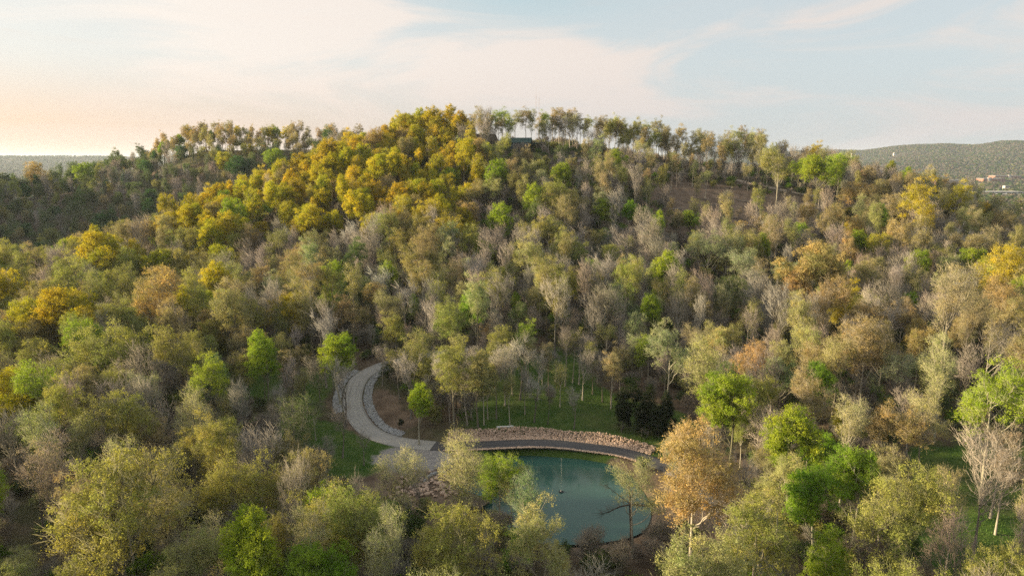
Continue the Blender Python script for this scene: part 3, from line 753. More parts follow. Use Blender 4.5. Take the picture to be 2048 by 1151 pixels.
# ------------------------------------------------------------------ colours of the spring woods (leaf base colours; gold and yellow also carry the ridge sunlight)
TINT = dict(
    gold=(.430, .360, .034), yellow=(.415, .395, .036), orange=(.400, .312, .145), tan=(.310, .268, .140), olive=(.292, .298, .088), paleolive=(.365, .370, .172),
    lime=(.255, .345, .038), vivid=(.190, .315, .036), sage=(.310, .350, .205), mint=(.190, .300, .125), green=(.100, .150, .048), emerald=(.065, .145, .050),
    pink=(.295, .250, .205), brown=(.220, .182, .150), grey=(.262, .250, .215), palegrey=(.400, .380, .345), dark=(.090, .078, .068), evergreen=(.032, .047, .022), goldgreen=(.085, .085, .018), white=(.65, .65, .58))
WORD = dict(gold='golden', yellow='bright yellow', orange='orange-tinged', tan='tan', olive='olive', paleolive='pale olive', lime='lime green', vivid='vivid green', sage='pale sage green', mint='minty green', green='dark green',
            emerald='emerald green', pink='pinkish brown', brown='brown', grey='grey', palegrey='pale grey', dark='dark', evergreen='dark evergreen', goldgreen='bronze-green', white='white blossoming')
trees = []     # dicts: x y z proto s rot tint word hand
def jit(c, k=.10, r=random):
    f = 1 + r.uniform(-k, k); return tuple(max(.008, v * f * (1 + r.uniform(-k, k) * .6)) for v in c)
def pond_sd(x, y):
    x = np.atleast_1d(x); y = np.atleast_1d(y)
    return np.where(inside(x, y, POND), -1, 1) * seg_dist(x, y, POND, True)[0]
def place_base(px, py_base, py_top, kind, tint, which):
    """a tree whose foot the photo shows"""
    q_ = march(px, py_base, zf=gz)
    while q_ is None: py_base += 2; q_ = march(px, py_base, zf=gz)
    p = PR[kind][which]; g_ = g1(*q_)
    s = (CAMZ + ray(px, py_top).z / ray(px, py_top).y * q_[1] - g_) / p.H
    trees.append(dict(x=q_[0], y=q_[1], z=g_, p=p, s=s, rot=random.random() * 6.28, tint=jit(TINT[tint], .06), tn=tint, hand=True, label=None))
def place_px(px, py_top, wpx, kind, tint, which=None, label=None, smin=.55, smax=1.5):
    """stand a tree on the ground so that its top and crown width agree with what the photo shows"""
    p = PR[kind][which if which is not None else random.randrange(len(PR[kind]))]
    Y = np.concatenate([np.arange(40, 260, .5), np.arange(260, 560, 1.5)]); r = ray(px, py_top)
    X = r.x / r.y * Y; Z = CAMZ + r.z / r.y * Y
    s = wpx * Y / cos(P) / (FPX * p.D); s_ = np.clip(s, smin, smax)
    g_ = gz(X, Y)
    diff = Z - (g_ + p.H * s_)
    sg = np.nonzero(diff <= 0)[0]
    if len(sg) == 0: return None
    i = sg[0]
    while i > 0 and float(pond_sd(X[i], Y[i])) < 1.2: i -= 1       # trees stand on the bank, not in the water
    s_[i] = min(smax, (Z[i] - g_[i]) / p.H)
    t = dict(x=float(X[i]), y=float(Y[i]), z=float(g_[i]), p=p, s=float(s_[i]), rot=random.random() * 6.28, tint=jit(TINT[tint], .06), tn=tint, hand=True, label=label)
    trees.append(t); return t
hand = [
    # nearest trees, bottom of the picture
    (225, 885, 250, 'bud', 'olive', 0), (475, 880, 205, 'bud', 'olive', 1), (345, 1052, 165, 'bud', 'paleolive', 4), (690, 945, 225, 'bud', 'olive', 1), (645, 966, 185, 'leafy', 'lime', 3), (655, 1076, 235, 'leafy', 'vivid', 1),
    (475, 1000, 165, 'leafy', 'lime', 2), (908, 1000, 200, 'bud', 'olive', 0), (1088, 990, 140, 'bud', 'paleolive', 2), (928, 836, 135, 'sparse', 'paleolive', 0), (995, 900, 85, 'bud', 'lime', 3), (1065, 918, 110, 'sparse', 'mint', 0),
    (800, 892, 120, 'sparse', 'paleolive', 1), (1395, 835, 200, 'bud', 'orange', 0), (1275, 915, 120, 'sparse', 'paleolive', 1), (1470, 735, 135, 'leafy', 'lime', 0), (1562, 706, 100, 'leafy', 'sage', 1), (1595, 794, 112, 'leafy', 'lime', 2),
    (1634, 848, 95, 'leafy', 'vivid', 3), (1650, 922, 140, 'leafy', 'vivid', 0), (1708, 797, 62, 'leafy', 'yellow', 2), (1795, 790, 130, 'bud', 'orange', 1), (1790, 905, 205, 'bud', 'olive', 4), (1570, 890, 95, 'bud', 'paleolive', 2),
    (1520, 980, 180, 'bud', 'olive', 0), (1660, 1055, 120, 'leafy', 'lime', 4), (1395, 1048, 190, 'bud', 'paleolive', 3), (2005, 686, 140, 'bud', 'lime', 2), (1985, 830, 130, 'bare', 'pink', 2), (1340, 630, 82, 'bud', 'sage', 2),
    (1642, 475, 145, 'leafy', 'orange', 1), (1905, 508, 105, 'sparse', 'tan', 2), (2015, 478, 110, 'bud', 'gold', 0), (675, 656, 86, 'leafy', 'lime', 0), (404, 700, 92, 'leafy', 'mint', 3), (480, 640, 90, 'bud', 'tan', 1), (523, 652, 80, 'leafy', 'lime', 2),
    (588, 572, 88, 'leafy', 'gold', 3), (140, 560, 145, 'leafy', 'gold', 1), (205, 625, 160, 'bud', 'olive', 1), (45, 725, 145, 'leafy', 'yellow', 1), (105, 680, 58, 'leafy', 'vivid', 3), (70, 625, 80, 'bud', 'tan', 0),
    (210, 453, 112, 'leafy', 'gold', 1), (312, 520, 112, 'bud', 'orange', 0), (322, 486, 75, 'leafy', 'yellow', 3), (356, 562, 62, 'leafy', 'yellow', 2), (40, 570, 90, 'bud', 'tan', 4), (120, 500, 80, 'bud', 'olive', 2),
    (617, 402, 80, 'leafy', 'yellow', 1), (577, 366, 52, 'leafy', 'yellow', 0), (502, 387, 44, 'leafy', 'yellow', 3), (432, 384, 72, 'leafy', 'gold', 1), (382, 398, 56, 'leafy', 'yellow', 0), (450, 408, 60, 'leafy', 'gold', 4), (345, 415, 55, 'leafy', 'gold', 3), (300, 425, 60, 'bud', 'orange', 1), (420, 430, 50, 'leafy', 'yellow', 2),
    (800, 405, 84, 'bud', 'tan', 1), (898, 415, 84, 'bud', 'gold', 1), (842, 440, 95, 'bud', 'tan', 4), (903, 330, 52, 'leafy', 'lime', 1), (985, 305, 58, 'leafy', 'lime', 4), (1018, 322, 40, 'leafy', 'lime', 0), (985, 340, 66, 'bud', 'paleolive', 1),
    (1068, 458, 70, 'bud', 'paleolive', 2), (1192, 510, 66, 'leafy', 'lime', 3), (990, 540, 56, 'leafy', 'vivid', 3), (950, 572, 58, 'leafy', 'vivid', 2), (1205, 390, 52, 'leafy', 'lime', 0), (1258, 396, 32, 'leafy', 'vivid', 2), (1287, 408, 32, 'leafy', 'vivid', 3), (1215, 450, 34, 'leafy', 'vivid', 3),
    (1385, 416, 50, 'leafy', 'lime', 1), (1420, 450, 90, 'bud', 'sage', 1), (1490, 490, 70, 'sparse', 'sage', 1), (1640, 302, 78, 'leafy', 'lime', 1), (1560, 290, 66, 'bud', 'olive', 4), (1680, 298, 60, 'bud', 'lime', 3), (1600, 312, 50, 'leafy', 'lime', 1), (1700, 440, 42, 'leafy', 'gold', 0), (1720, 350, 70, 'bud', 'orange', 1), (1850, 340, 80, 'bud', 'gold', 2), (1920, 350, 50, 'bud', 'yellow', 2),
    (905, 664, 86, 'bud', 'olive', 2), (955, 690, 70, 'leafy', 'paleolive', 2), (990, 645, 72, 'bud', 'olive', 4), (1052, 630, 52, 'bud', 'lime', 2), (1225, 695, 52, 'bud', 'tan', 2), (1283, 665, 58, 'bud', 'lime', 3), (815, 650, 80, 'sparse', 'olive', 0), (845, 690, 90, 'bud', 'olive', 1), (975, 720, 50, 'leafy', 'paleolive', 2),
    (480, 306, 82, 'leafy', 'emerald', 1), (170, 318, 46, 'leafy', 'lime', 3), (105, 326, 32, 'leafy', 'lime', 0), (65, 318, 42, 'bud', 'orange', 0), (292, 392, 34, 'leafy', 'emerald', 2), (206, 420, 48, 'leafy', 'emerald', 3), (247, 428, 36, 'leafy', 'green', 1), (540, 292, 60, 'leafy', 'lime', 1), (655, 245, 32, 'tall', 'emerald', 0), (445, 298, 40, 'leafy', 'yellow', 0), (75, 480, 50, 'leafy', 'emerald', 1),
    (395, 788, 110, 'bud', 'tan', 1), (235, 768, 130, 'bud', 'olive', 0), (60, 855, 130, 'sparse', 'pink', 0), (490, 838, 95, 'stark', 'palegrey', 1), (585, 770, 100, 'sparse', 'green', 0), (622, 895, 85, 'bare', 'grey', 3), (300, 830, 80, 'bud', 'tan', 2), (320, 880, 80, 'sparse', 'paleolive', 0), (20, 1100, 110, 'bud', 'paleolive', 3), (150, 1120, 150, 'bud', 'olive', 4),
    (1735, 620, 130, 'bud', 'tan', 0), (1795, 690, 95, 'sparse', 'sage', 1), (1715, 770, 110, 'bare', 'pink', 1), (1830, 762, 76, 'bare', 'pink', 0), (1200, 1092, 140, 'stark', 'palegrey', 1), (1950, 670, 70, 'bare', 'pink', 3), (1785, 585, 60, 'stark', 'palegrey', 0), (1450, 690, 80, 'stark', 'palegrey', 1), (1630, 680, 90, 'bud', 'tan', 3), (1420, 610, 70, 'bare', 'pink', 1), (1550, 640, 60, 'bare', 'pink', 2),
    (665, 560, 60, 'bud', 'lime', 0), (720, 600, 60, 'bud', 'tan', 1), (780, 610, 60, 'bud', 'olive', 2), (860, 585, 60, 'bare', 'pink', 0), (830, 583, 36, 'leafy', 'lime', 2), (1300, 420, 70, 'sparse', 'grey', 0), (1060, 600, 50, 'bare', 'grey', 1), (835, 760, 56, 'leafy', 'lime', 2), (210, 602, 44, 'sparse', 'white', 1),
    (1500, 590, 60, 'sparse', 'olive', 0), (1800, 380, 60, 'bud', 'tan', 0), (1960, 460, 60, 'bud', 'tan', 3), (1760, 480, 70, 'bare', 'pink', 1), (1585, 515, 60, 'bud', 'sage', 3), (1350, 490, 60, 'bare', 'grey', 0), (940, 490, 56, 'stark', 'palegrey', 0), (1100, 430, 60, 'bud', 'olive', 3),
]
for h in hand: place_px(*h[:5], which=h[5])
for h in ((1148, 858, 765, 'stark', 'grey', 0), (1130, 772, 640, 'bare', 'dark', 2), (1158, 770, 650, 'bare', 'grey', 2), (1195, 768, 690, 'bare', 'grey', 0), (880, 842, 700, 'sparse', 'palegrey', 2), (968, 850, 735, 'bud', 'paleolive', 2), (993, 838, 690, 'sparse', 'palegrey', 2),
          (1010, 812, 675, 'sparse', 'palegrey', 0), (1040, 800, 660, 'stark', 'palegrey', 0), (1068, 845, 740, 'stark', 'palegrey', 0), (912, 828, 690, 'bud', 'olive', 2), (935, 850, 720, 'sparse', 'grey', 1), (822, 838, 690, 'stark', 'palegrey', 0), (860, 850, 745, 'sparse', 'grey', 2),
          (900, 846, 770, 'stark', 'palegrey', 0), (1222, 810, 700, 'tall', 'tan', 1), (1295, 772, 668, 'tall', 'sage', 0), (685, 915, 800, 'stark', 'dark', 0), (590, 905, 790, 'stark', 'dark', 1), (690, 855, 700, 'stark', 'grey', 0), (485, 835, 690, 'tall', 'tan', 0), (458, 840, 720, 'tall', 'olive', 1), (502, 838, 700, 'tall', 'olive', 2),
          (780, 780, 690, 'sparse', 'olive', 2), (800, 800, 700, 'stark', 'grey', 0), (765, 772, 680, 'bare', 'grey', 2), (745, 720, 640, 'bare', 'grey', 2), (950, 800, 690, 'sparse', 'grey', 1), (1085, 770, 680, 'bare', 'grey', 0), (1110, 765, 690, 'stark', 'palegrey', 0), (1175, 745, 660, 'bare', 'pink', 0), (1240, 745, 650, 'bare', 'grey', 3), (1210, 735, 640, 'sparse', 'olive', 1), (1330, 740, 655, 'bare', 'grey', 2),
          (1980, 1035, 830, 'tall', 'pink', 0), (1950, 905, 800, 'tall', 'brown', 1), (1990, 1070, 880, 'tall', 'pink', 2), (925, 1003, 905, 'bare', 'grey', 0), (935, 1010, 920, 'sparse', 'paleolive', 0), (838, 1020, 925, 'stark', 'grey', 1), (803, 858, 836, 'cedar', 'evergreen', 1), (1025, 790, 670, 'tall', 'olive', 0), (1055, 775, 655, 'sparse', 'paleolive', 2), (1075, 800, 690, 'bare', 'grey', 2), (1098, 790, 680, 'tall', 'tan', 1), (1120, 815, 720, 'sparse', 'olive', 0), (1165, 800, 690, 'bare', 'grey', 0), (1185, 790, 675, 'tall', 'olive', 2), (1205, 805, 700, 'bare', 'grey', 2), (1240, 790, 680, 'tall', 'tan', 0), (1050, 830, 730, 'bare', 'grey', 2), (1095, 850, 760, 'sparse', 'grey', 2), (1260, 770, 660, 'sparse', 'sage', 2), (1020, 850, 745, 'sparse', 'olive', 2), (1145, 765, 650, 'tall', 'olive', 0), (560, 862, 760, 'bare', 'grey', 2), (530, 800, 690, 'tall', 'olive', 1), (612, 842, 730, 'sparse', 'olive', 2), (642, 815, 700, 'bare', 'grey', 0), (575, 800, 690, 'bud', 'tan', 2), (452, 872, 770, 'sparse', 'olive', 0), (545, 890, 800, 'bare', 'pink', 3), (632, 880, 790, 'sparse', 'green', 1), (668, 790, 690, 'sparse', 'grey', 2), (610, 790, 680, 'tall', 'tan', 2), (728, 930, 850, 'stark', 'grey', 0), (655, 945, 860, 'bare', 'grey', 3), (975, 1022, 905, 'leafy', 'lime', 2), (1000, 1052, 915, 'sparse', 'mint', 0), (1025, 1074, 925, 'sparse', 'olive', 1)):
    place_base(*h)
for k_, (px, pb, pt, tn) in enumerate(((962, 303, 232, 'orange'), (978, 300, 222, 'tan'), (990, 299, 214, 'lime'), (1004, 298, 210, 'lime'), (1020, 304, 222, 'lime'), (1030, 298, 214, 'olive'), (1052, 299, 208, 'tan'), (1064, 300, 214, 'olive'), (1078, 298, 220, 'tan'), (1090, 300, 216, 'lime'), (1104, 299, 211, 'orange'), (1118, 301, 208, 'orange'), (1132, 299, 212, 'tan'), (1146, 301, 211, 'orange'), (1160, 303, 220, 'tan'), (1176, 303, 226, 'olive'), (1192, 306, 230, 'tan'), (1210, 306, 224, 'tan'), (1228, 308, 230, 'tan'), (1246, 310, 232, 'paleolive'), (1266, 312, 238, 'grey'), (1290, 315, 236, 'paleolive'), (1318, 318, 244, 'grey'), (1012, 301, 230, 'tan'), (1085, 303, 236, 'olive'), (1125, 305, 240, 'orange'), (940, 300, 222, 'orange'), (925, 298, 218, 'gold'))):
    place_base(px, pb, pt, 'tall', tn, k_ % 3)
    if k_ < 24 and not 1000 < px + 7 < 1072: place_base(px + 7, pb + 5, pt + random.uniform(4, 30), ('sparse', 'bare', 'tall', 'stark')[k_ % 4], ('paleolive', 'grey', 'tan', 'grey')[k_ % 4], (k_ // 4) % 2)
# dark cedars above the pond, bronze ones on the sunny spur, two small ones by the track
for px, py, wd, wh, tn in ((1262, 768, 62, 1, 'evergreen'), (1300, 762, 58, 0, 'evergreen'), (1335, 775, 46, 0, 'evergreen'), (1245, 800, 46, 1, 'evergreen'), (1320, 805, 50, 1, 'evergreen'), (1285, 800, 50, 1, 'evergreen'), (1888, 395, 46, 1, 'goldgreen'), (1980, 410, 34, 0, 'goldgreen'), (1672, 390, 30, 0, 'evergreen'), (1690, 410, 40, 1, 'goldgreen'), (1150, 306, 13, 1, 'evergreen'), (1197, 322, 13, 1, 'evergreen'), (1935, 470, 40, 0, 'evergreen'), (710, 585, 30, 0, 'emerald')):
    place_px(px, py, wd, 'cedar', tn, which=wh, smin=.3)

# ------------------------------------------------------------------ the rest of the wood, scattered over the ground
CELL = 4.0; grid = {}
def near_ok(x, y, d):
    k = int(d // CELL) + 1; cx, cy_ = int(x // CELL), int(y // CELL)
    for i in range(cx - k, cx + k + 1):
        for j in range(cy_ - k, cy_ + k + 1):
            for (a, b_, rr) in grid.get((i, j), ()):
                if (a - x) ** 2 + (b_ - y) ** 2 < max(d, rr) ** 2 * .99: return False
    return True
def put(x, y, d): grid.setdefault((int(x // CELL), int(y // CELL)), []).append((x, y, d))
for t in trees: put(t['x'], t['y'], 3.2 + .5 * t['s'])
rr_ = random.Random(21)
HS = []
for t in trees:
    h_ = t['p'].H * t['s']; a_ = proj(t['x'], t['y'], t['z'] + h_); b_ = proj(t['x'], t['y'], t['z'] + h_ * .62)
    HS.append((a_[0], a_[1], b_[1], FPX * t['p'].D * t['s'] / b_[2] * .5, t['y']))
HS = np.array(HS)
cand = []
for _ in range(52000):
    a = R(rr_.uniform(-86, 46)); rad2 = sqrt(rr_.uniform(26 ** 2, 660 ** 2)); cand.append((rad2 * sin(a), rad2 * cos(a)))
for _ in range(9000):
    a = R(rr_.uniform(-45, 45)); rad2 = sqrt(rr_.uniform(26 ** 2, 230 ** 2)); cand.append((rad2 * sin(a), rad2 * cos(a)))
rr_.shuffle(cand)
cand = np.array(cand)
cz_ = gz(cand[:, 0], cand[:, 1]); ccov = cover_at(cand[:, 0], cand[:, 1])
cpond = np.where(inside(cand[:, 0], cand[:, 1], POND), -1, 1) * seg_dist(cand[:, 0], cand[:, 1], POND, True)[0]
croad = seg_dist(cand[:, 0], cand[:, 1], ROAD[::3], False)[0]; ctrack = seg_dist(cand[:, 0], cand[:, 1], TR[::3], False)[0]
HX, HY = 6.0, 352.0      # hilltop house spot
def pickw(r, opts):
    tot = sum(o[0] for o in opts); u = r.random() * tot
    for o in opts:
        u -= o[0]
        if u <= 0: return o[1:]
    return opts[-1][1:]
for (x, y), z, cv_, dp, dr, dt in zip(cand, cz_, ccov, cpond, croad, ctrack):
    if dp < 2.2 or dr < 4.2 or dt < 3.0: continue
    if abs(x - HX) < 9 and abs(y - HY) < 9: continue
    if rr_.random() < min(.97, cv_[0] * 1.15 + cv_[1] * (.92 if y > 200 else .66) + cv_[2] * 2): continue
    px, py, dep = proj(x, y, z + 14)
    _, pyt, _ = proj(x, y, z + 16); _, pyb, _ = proj(x, y, z); hwx = FPX * 4.2 / dep
    def over(x0, x1, y0, y1): return px + hwx > x0 and px - hwx < x1 and pyb > y0 and pyt < y1
    if (over(690, 745, 745, 880) and y < 134) or (over(715, 860, 858, 902) and y < 117): continue
    if over(1010, 1280, 915, 1060) and y < 90: continue
    hit = (HS[:, 4] > y + 1) & (np.abs(HS[:, 0] - px) < hwx + HS[:, 3] * .35) & (pyt < HS[:, 2]) & (pyb > HS[:, 1])
    if hit.any() and y < 330 and rr_.random() < .8: continue
    if 975 < px < 1185 and z > 44 and 290 < y < 420 and (pyt < 292 or over(1008, 1075, 272, 306)): continue
    # sight lines kept open to the pond and road, as the photo has them
    if y < 112 and 740 < px < 1330 and y > 62 and rr_.random() < .8: continue
    if 60 < y <= 122 and 930 < px < 1330 and py > 690: continue
    if 90 < y <= 150 and 640 < px < 930 and py > 655 and rr_.random() < .9: continue
    if y < 60 and abs(px - 1150) < 260: continue
    if y < 46: continue
    if y > 368 and 930 < px < 1560: continue                 # the hill falls away behind the crest: open sky between the trunks
    if 505 < y and 300 < px < 930: continue
    dmin = 3.9 if y > 140 else 4.9
    if y > 330: dmin = 4.9
    if y > 400 and px < 900 and z > 44: dmin = 3.5
    if x < -260 and y < 300: dmin = 7
    crest = 1200 <= px < 1560 and z > 39 and 318 < y < 420
    top = 950 < px < 1200 and ((z > 51 and y > 300) or (z > 39 and y > 326)) and y < 420
    if top: dmin = 4.7
    if top and abs(x - HX) < 16 and y < HY: continue
    if not near_ok(x, y, dmin): continue
    hill_left = y > 222 and px < 1000 and z > 15 and y < 352 and x > -190
    back = y > 400 and px < 900
    if crest: k, tn = pickw(rr_, [(2, 'tall', 'tan'), (2, 'sparse', 'paleolive'), (2.2, 'bare', 'grey'), (1.6, 'bud', 'tan'), (1, 'tall', 'paleolive'), (1, 'bud', 'olive'), (.6, 'stark', 'palegrey')])
    elif top: k, tn = pickw(rr_, [(3, 'tall', 'tan'), (1.4, 'tall', 'lime'), (1.6, 'tall', 'orange'), (2, 'bare', 'grey'), (1, 'tall', 'paleolive'), (.6, 'sparse', 'olive')])
    elif cv_[1] > .3 and y > 200: k, tn = pickw(rr_, [(2, 'tall', 'tan'), (2, 'tall', 'olive'), (2, 'bare', 'grey'), (1.5, 'sparse', 'olive'), (1, 'tall', 'grey')])
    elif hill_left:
        ridge = z > 20 and px < 930  # ridge crowns tinted gold and yellow, mostly sunlight put into the leaf colour
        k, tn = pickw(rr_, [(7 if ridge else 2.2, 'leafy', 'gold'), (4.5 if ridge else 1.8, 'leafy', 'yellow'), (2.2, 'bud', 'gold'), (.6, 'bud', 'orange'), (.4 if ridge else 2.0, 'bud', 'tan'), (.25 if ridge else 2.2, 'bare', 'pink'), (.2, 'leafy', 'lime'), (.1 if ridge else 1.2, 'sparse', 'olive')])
    elif back and z > 46: k, tn = pickw(rr_, [(2, 'tall', 'tan'), (2, 'tall', 'orange'), (1.5, 'bud', 'orange'), (1.2, 'bud', 'olive'), (.8, 'leafy', 'gold'), (.4, 'leafy', 'lime'), (1, 'bud', 'tan')])
    elif back or (px < 420 and y > 270): k, tn = pickw(rr_, [(2.4, 'bare', 'grey'), (2.6, 'sparse', 'green'), (3, 'bud', 'green'), (1.0, 'bud', 'olive'), (.7, 'bud', 'tan'), (.5, 'leafy', 'emerald'), (.8, 'bare', 'pink')])
    elif px > 1480: k, tn = pickw(rr_, [(1.9, 'bud', 'tan'), (.9, 'bud', 'orange'), (2.3, 'bare', 'pink'), (1.8, 'bare', 'grey'), (1.6, 'sparse', 'olive'), (1.3, 'stark', 'palegrey'), (1.0, 'bud', 'paleolive'), (.45, 'leafy', 'lime'), (.15, 'bud', 'gold'), (.6, 'sparse', 'tan')] if y > 120 else [(3, 'bud', 'olive'), (1.2, 'bud', 'tan'), (1.6, 'bare', 'pink'), (.6, 'leafy', 'vivid'), (1, 'sparse', 'paleolive')])
    elif y < 135 and px < 900: k, tn = pickw(rr_, [(3.4, 'bud', 'olive'), (1.6, 'bud', 'tan'), (1.5, 'bare', 'grey'), (1.2, 'sparse', 'paleolive'), (.6, 'leafy', 'lime'), (1.0, 'bare', 'pink'), (.5, 'bud', 'lime')])
    elif px < 450: k, tn = pickw(rr_, [(3, 'bud', 'olive'), (1.6, 'bud', 'tan'), (1.2, 'bare', 'grey'), (1, 'bare', 'pink'), (1.2, 'sparse', 'olive'), (.7, 'leafy', 'yellow'), (.4, 'leafy', 'lime')])
    else: k, tn = pickw(rr_, [(2.4, 'bare', 'grey'), (2.0, 'bare', 'pink'), (2.0, 'sparse', 'olive'), (1.6, 'stark', 'palegrey'), (.9, 'tall', 'tan'), (1.4, 'bud', 'olive'), (.9, 'bud', 'tan'), (.6, 'tall', 'olive'), (.9, 'bud', 'sage'), (.5, 'leafy', 'lime'), (.4, 'sparse', 'tan'), (.4, 'bud', 'green'), (.3, 'leafy', 'paleolive')])
    p = PR[k][rr_.randrange(len(PR[k]))]
    s = rr_.uniform(.52, 1.06) if not top else rr_.uniform(.8, 1.12)
    if crest: s = rr_.uniform(.7, 1.05)
    if back and z > 46: s = rr_.uniform(.75, 1.0)
    if (top or (back and z > 46)) and rr_.random() < (.45 if back else .2):
        k = rr_.choice(['bud', 'bare', 'sparse']); p = PR[k][rr_.randrange(len(PR[k]))]; s = rr_.uniform(.32, .66)
    if cv_[1] > .35: s *= .72
    if y < 115: s = min(s, .85)
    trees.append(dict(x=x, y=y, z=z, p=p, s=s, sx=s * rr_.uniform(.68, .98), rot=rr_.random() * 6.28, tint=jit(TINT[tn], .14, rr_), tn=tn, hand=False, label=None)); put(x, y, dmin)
print('TREES', len(trees), 'unique tris', sum(p.tris for p in ALLP))

# which of them stand in view, largest first
vis = []
Yg = np.linspace(.06, .985, 40)
for t in trees:
    h = t['p'].H * t['s']
    px, py, dep = proj(t['x'], t['y'], t['z'] + h * .9); px2, py2, _ = proj(t['x'], t['y'], t['z'])
    t['px'], t['py'], t['dep'] = px, py, dep; t['size'] = FPX * h / dep
    wpx = FPX * t['p'].D * t.get('sx', t['s']) / dep * .5
    t['in'] = -wpx * .5 < px < 2048 + wpx * .5 and py < 1140 and py2 > 0 and dep > 20
tv = [t for t in trees if t['in']]
lx = np.array([[t['x'] * k for k in Yg] for t in tv]); ly = np.array([[t['y'] * k for k in Yg] for t in tv])
lz = np.array([[CAMZ + (t['z'] + t['p'].H * t['s'] * .97 - CAMZ) * k for k in Yg] for t in tv])
clear = (lz > gz0(lx, ly) + 9.0).all(1)
clear2 = (lz > gz0(lx, ly)).all(1)
for t, a, b_ in zip(tv, clear, clear2): t['vis'] = bool(a) or (bool(b_) and t['hand']); t['hid'] = not bool(b_)
# rough count of how much of each crown the camera can see (near trees cover far ones)
BW, BH = 512, 288
acc = np.zeros((BH, BW))
OP = dict(leafy=.92, bud=.8, sparse=.55, tall=.6, bare=.5, cedar=.97, stark=.2)
for t in sorted((t for t in tv if t['vis']), key=lambda t: t['dep']):
    h = t['p'].H * t['s']; hb = t['p'].hb * t['s'] * .8
    cx, cyp, dep = proj(t['x'], t['y'], t['z'] + (h + hb) / 2)
    rx = FPX * t['p'].D * t.get('sx', t['s']) / dep * .46 / 4; ry = FPX * (h - hb) / dep * .5 / 4; cx /= 4; cyp /= 4
    x0, x1 = max(0, int(cx - rx)), min(BW, int(cx + rx) + 1); y0, y1 = max(0, int(cyp - ry)), min(BH, int(cyp + ry) + 1)
    t['area'] = 0.0
    if x1 <= x0 or y1 <= y0: continue
    yy, xx = np.mgrid[y0:y1, x0:x1]; m = ((xx + .5 - cx) / max(rx, .5)) ** 2 + ((yy + .5 - cyp) / max(ry, .5)) ** 2 <= 1
    sub = acc[y0:y1, x0:x1]; t['area'] = float((((1 - sub) * m).sum()) * 16)
    sub[m] = 1 - (1 - sub[m]) * (1 - OP[t['p'].kind])
FAM = dict(leafy='leafing_tree', bud='budding_tree', sparse='thin_budding_tree', tall='tall_tree', bare='bare_tree', stark='bare_tree', cedar='cedar_tree')
CATN = dict(leafing_tree='leafing tree', budding_tree='budding tree', thin_budding_tree='thin tree', tall_tree='tall tree', bare_tree='bare tree', cedar_tree='evergreen tree')
chosen = {}
for t in trees:
    if t.get('vis') and t.get('area', 0) > 110: chosen.setdefault(FAM[t['p'].kind], []).append(t)
for f_ in chosen:
    chosen[f_].sort(key=lambda t: -t['area']); chosen[f_] = chosen[f_][:290]
indiv = [t for f_ in chosen for t in chosen[f_]]
for t in indiv: t['own'] = True

# ------------------------------------------------------------------ words for each tree: where it stands
def place_words(t):
    px, py, y, z = t['px'], t['py'], t['y'], t['z']
    if y > 395 and px < 950:
        if z > 44: return 'on the crest of the distant left ridge'
        if py < 360: return 'along the top of the far left ridge'
        return 'on the shaded far left slope'
    if z > 52 and y > 300: return 'on the hilltop left of the house' if px < 1030 else ('on the hilltop right of the house' if px < 1180 else 'on the hilltop edge far right of the house')
    if y > 300 and px >= 1180: return 'along the skyline above the brown slope' if px < 1500 else ('along the right skyline' if px < 1760 else 'on the right spur facing the town')
    if y > 222 and px < 700: return 'on the sunlit left ridge' if z > 22 else 'low on the left ridge'
    if y > 222 and px < 1000: return 'high on the golden hill face' if z > 36 else 'midway up the golden hill face'
    if y > 222 and px < 1340: return 'high on the hill below the house' if z > 36 else 'midway up the hill below the house'
    if y > 222 and px < 1720: return 'around the bare brown slope'
    if y > 222: return 'on the slope at the right edge'
    if y > 165:
        for lim, s in ((350, 'at the left end of the hill foot'), (700, 'at the hill foot left of the drive'), (1000, 'at the hill foot above the drive'), (1340, 'at the hill foot above the lawn'), (1650, 'at the hill foot below the brown slope'), (9999, 'at the right end of the hill foot')):
            if px < lim: return s
    if y > 112:
        for lim, s in ((300, 'in the valley at the left edge'), (600, 'in the valley well left of the drive'), (760, 'around the top of the driveway curve'), (1000, 'inside the driveway curve'), (1340, 'on the lawn above the asphalt road'), (1640, 'in the valley right of the lawn'), (9999, 'in the valley at the right edge')):
            if px < lim: return s
    for lim, s in ((300, 'in the lower left corner woods'), (560, 'in the near woods left of the drive'), (860, 'in the near woods below the driveway'), (1180, 'on the near bank of the pond'), (1420, 'beside the right end of the pond'), (1720, 'in the near woods right of the pond'), (9999, 'in the lower right corner woods')):
        if px < lim: return s
ORD = ['first', 'second', 'third', 'fourth', 'fifth', 'sixth', 'seventh', 'eighth', 'ninth', 'tenth', 'eleventh', 'twelfth', 'thirteenth', 'fourteenth', 'fifteenth', 'sixteenth', 'seventeenth', 'eighteenth', 'nineteenth', 'twentieth']
KW = dict(leafy='leafing tree', bud='budding tree', sparse='thinly budded tree', tall='long-trunked tree', bare='bare-twigged tree', stark='leafless tree', cedar='cedar')
bins = {}
for t in indiv: bins.setdefault((t['tn'], t['p'].kind, place_words(t)), []).append(t)
def ordw(i):
    if i < 20: return ORD[i]
    tens = {2: 'twenty', 3: 'thirty', 4: 'forty', 5: 'fifty', 6: 'sixty'}[(i + 1) // 10]; u = (i + 1) % 10
    return (tens[:-1] + 'ieth') if u == 0 else f'{tens}-{ORD[u - 1]}'
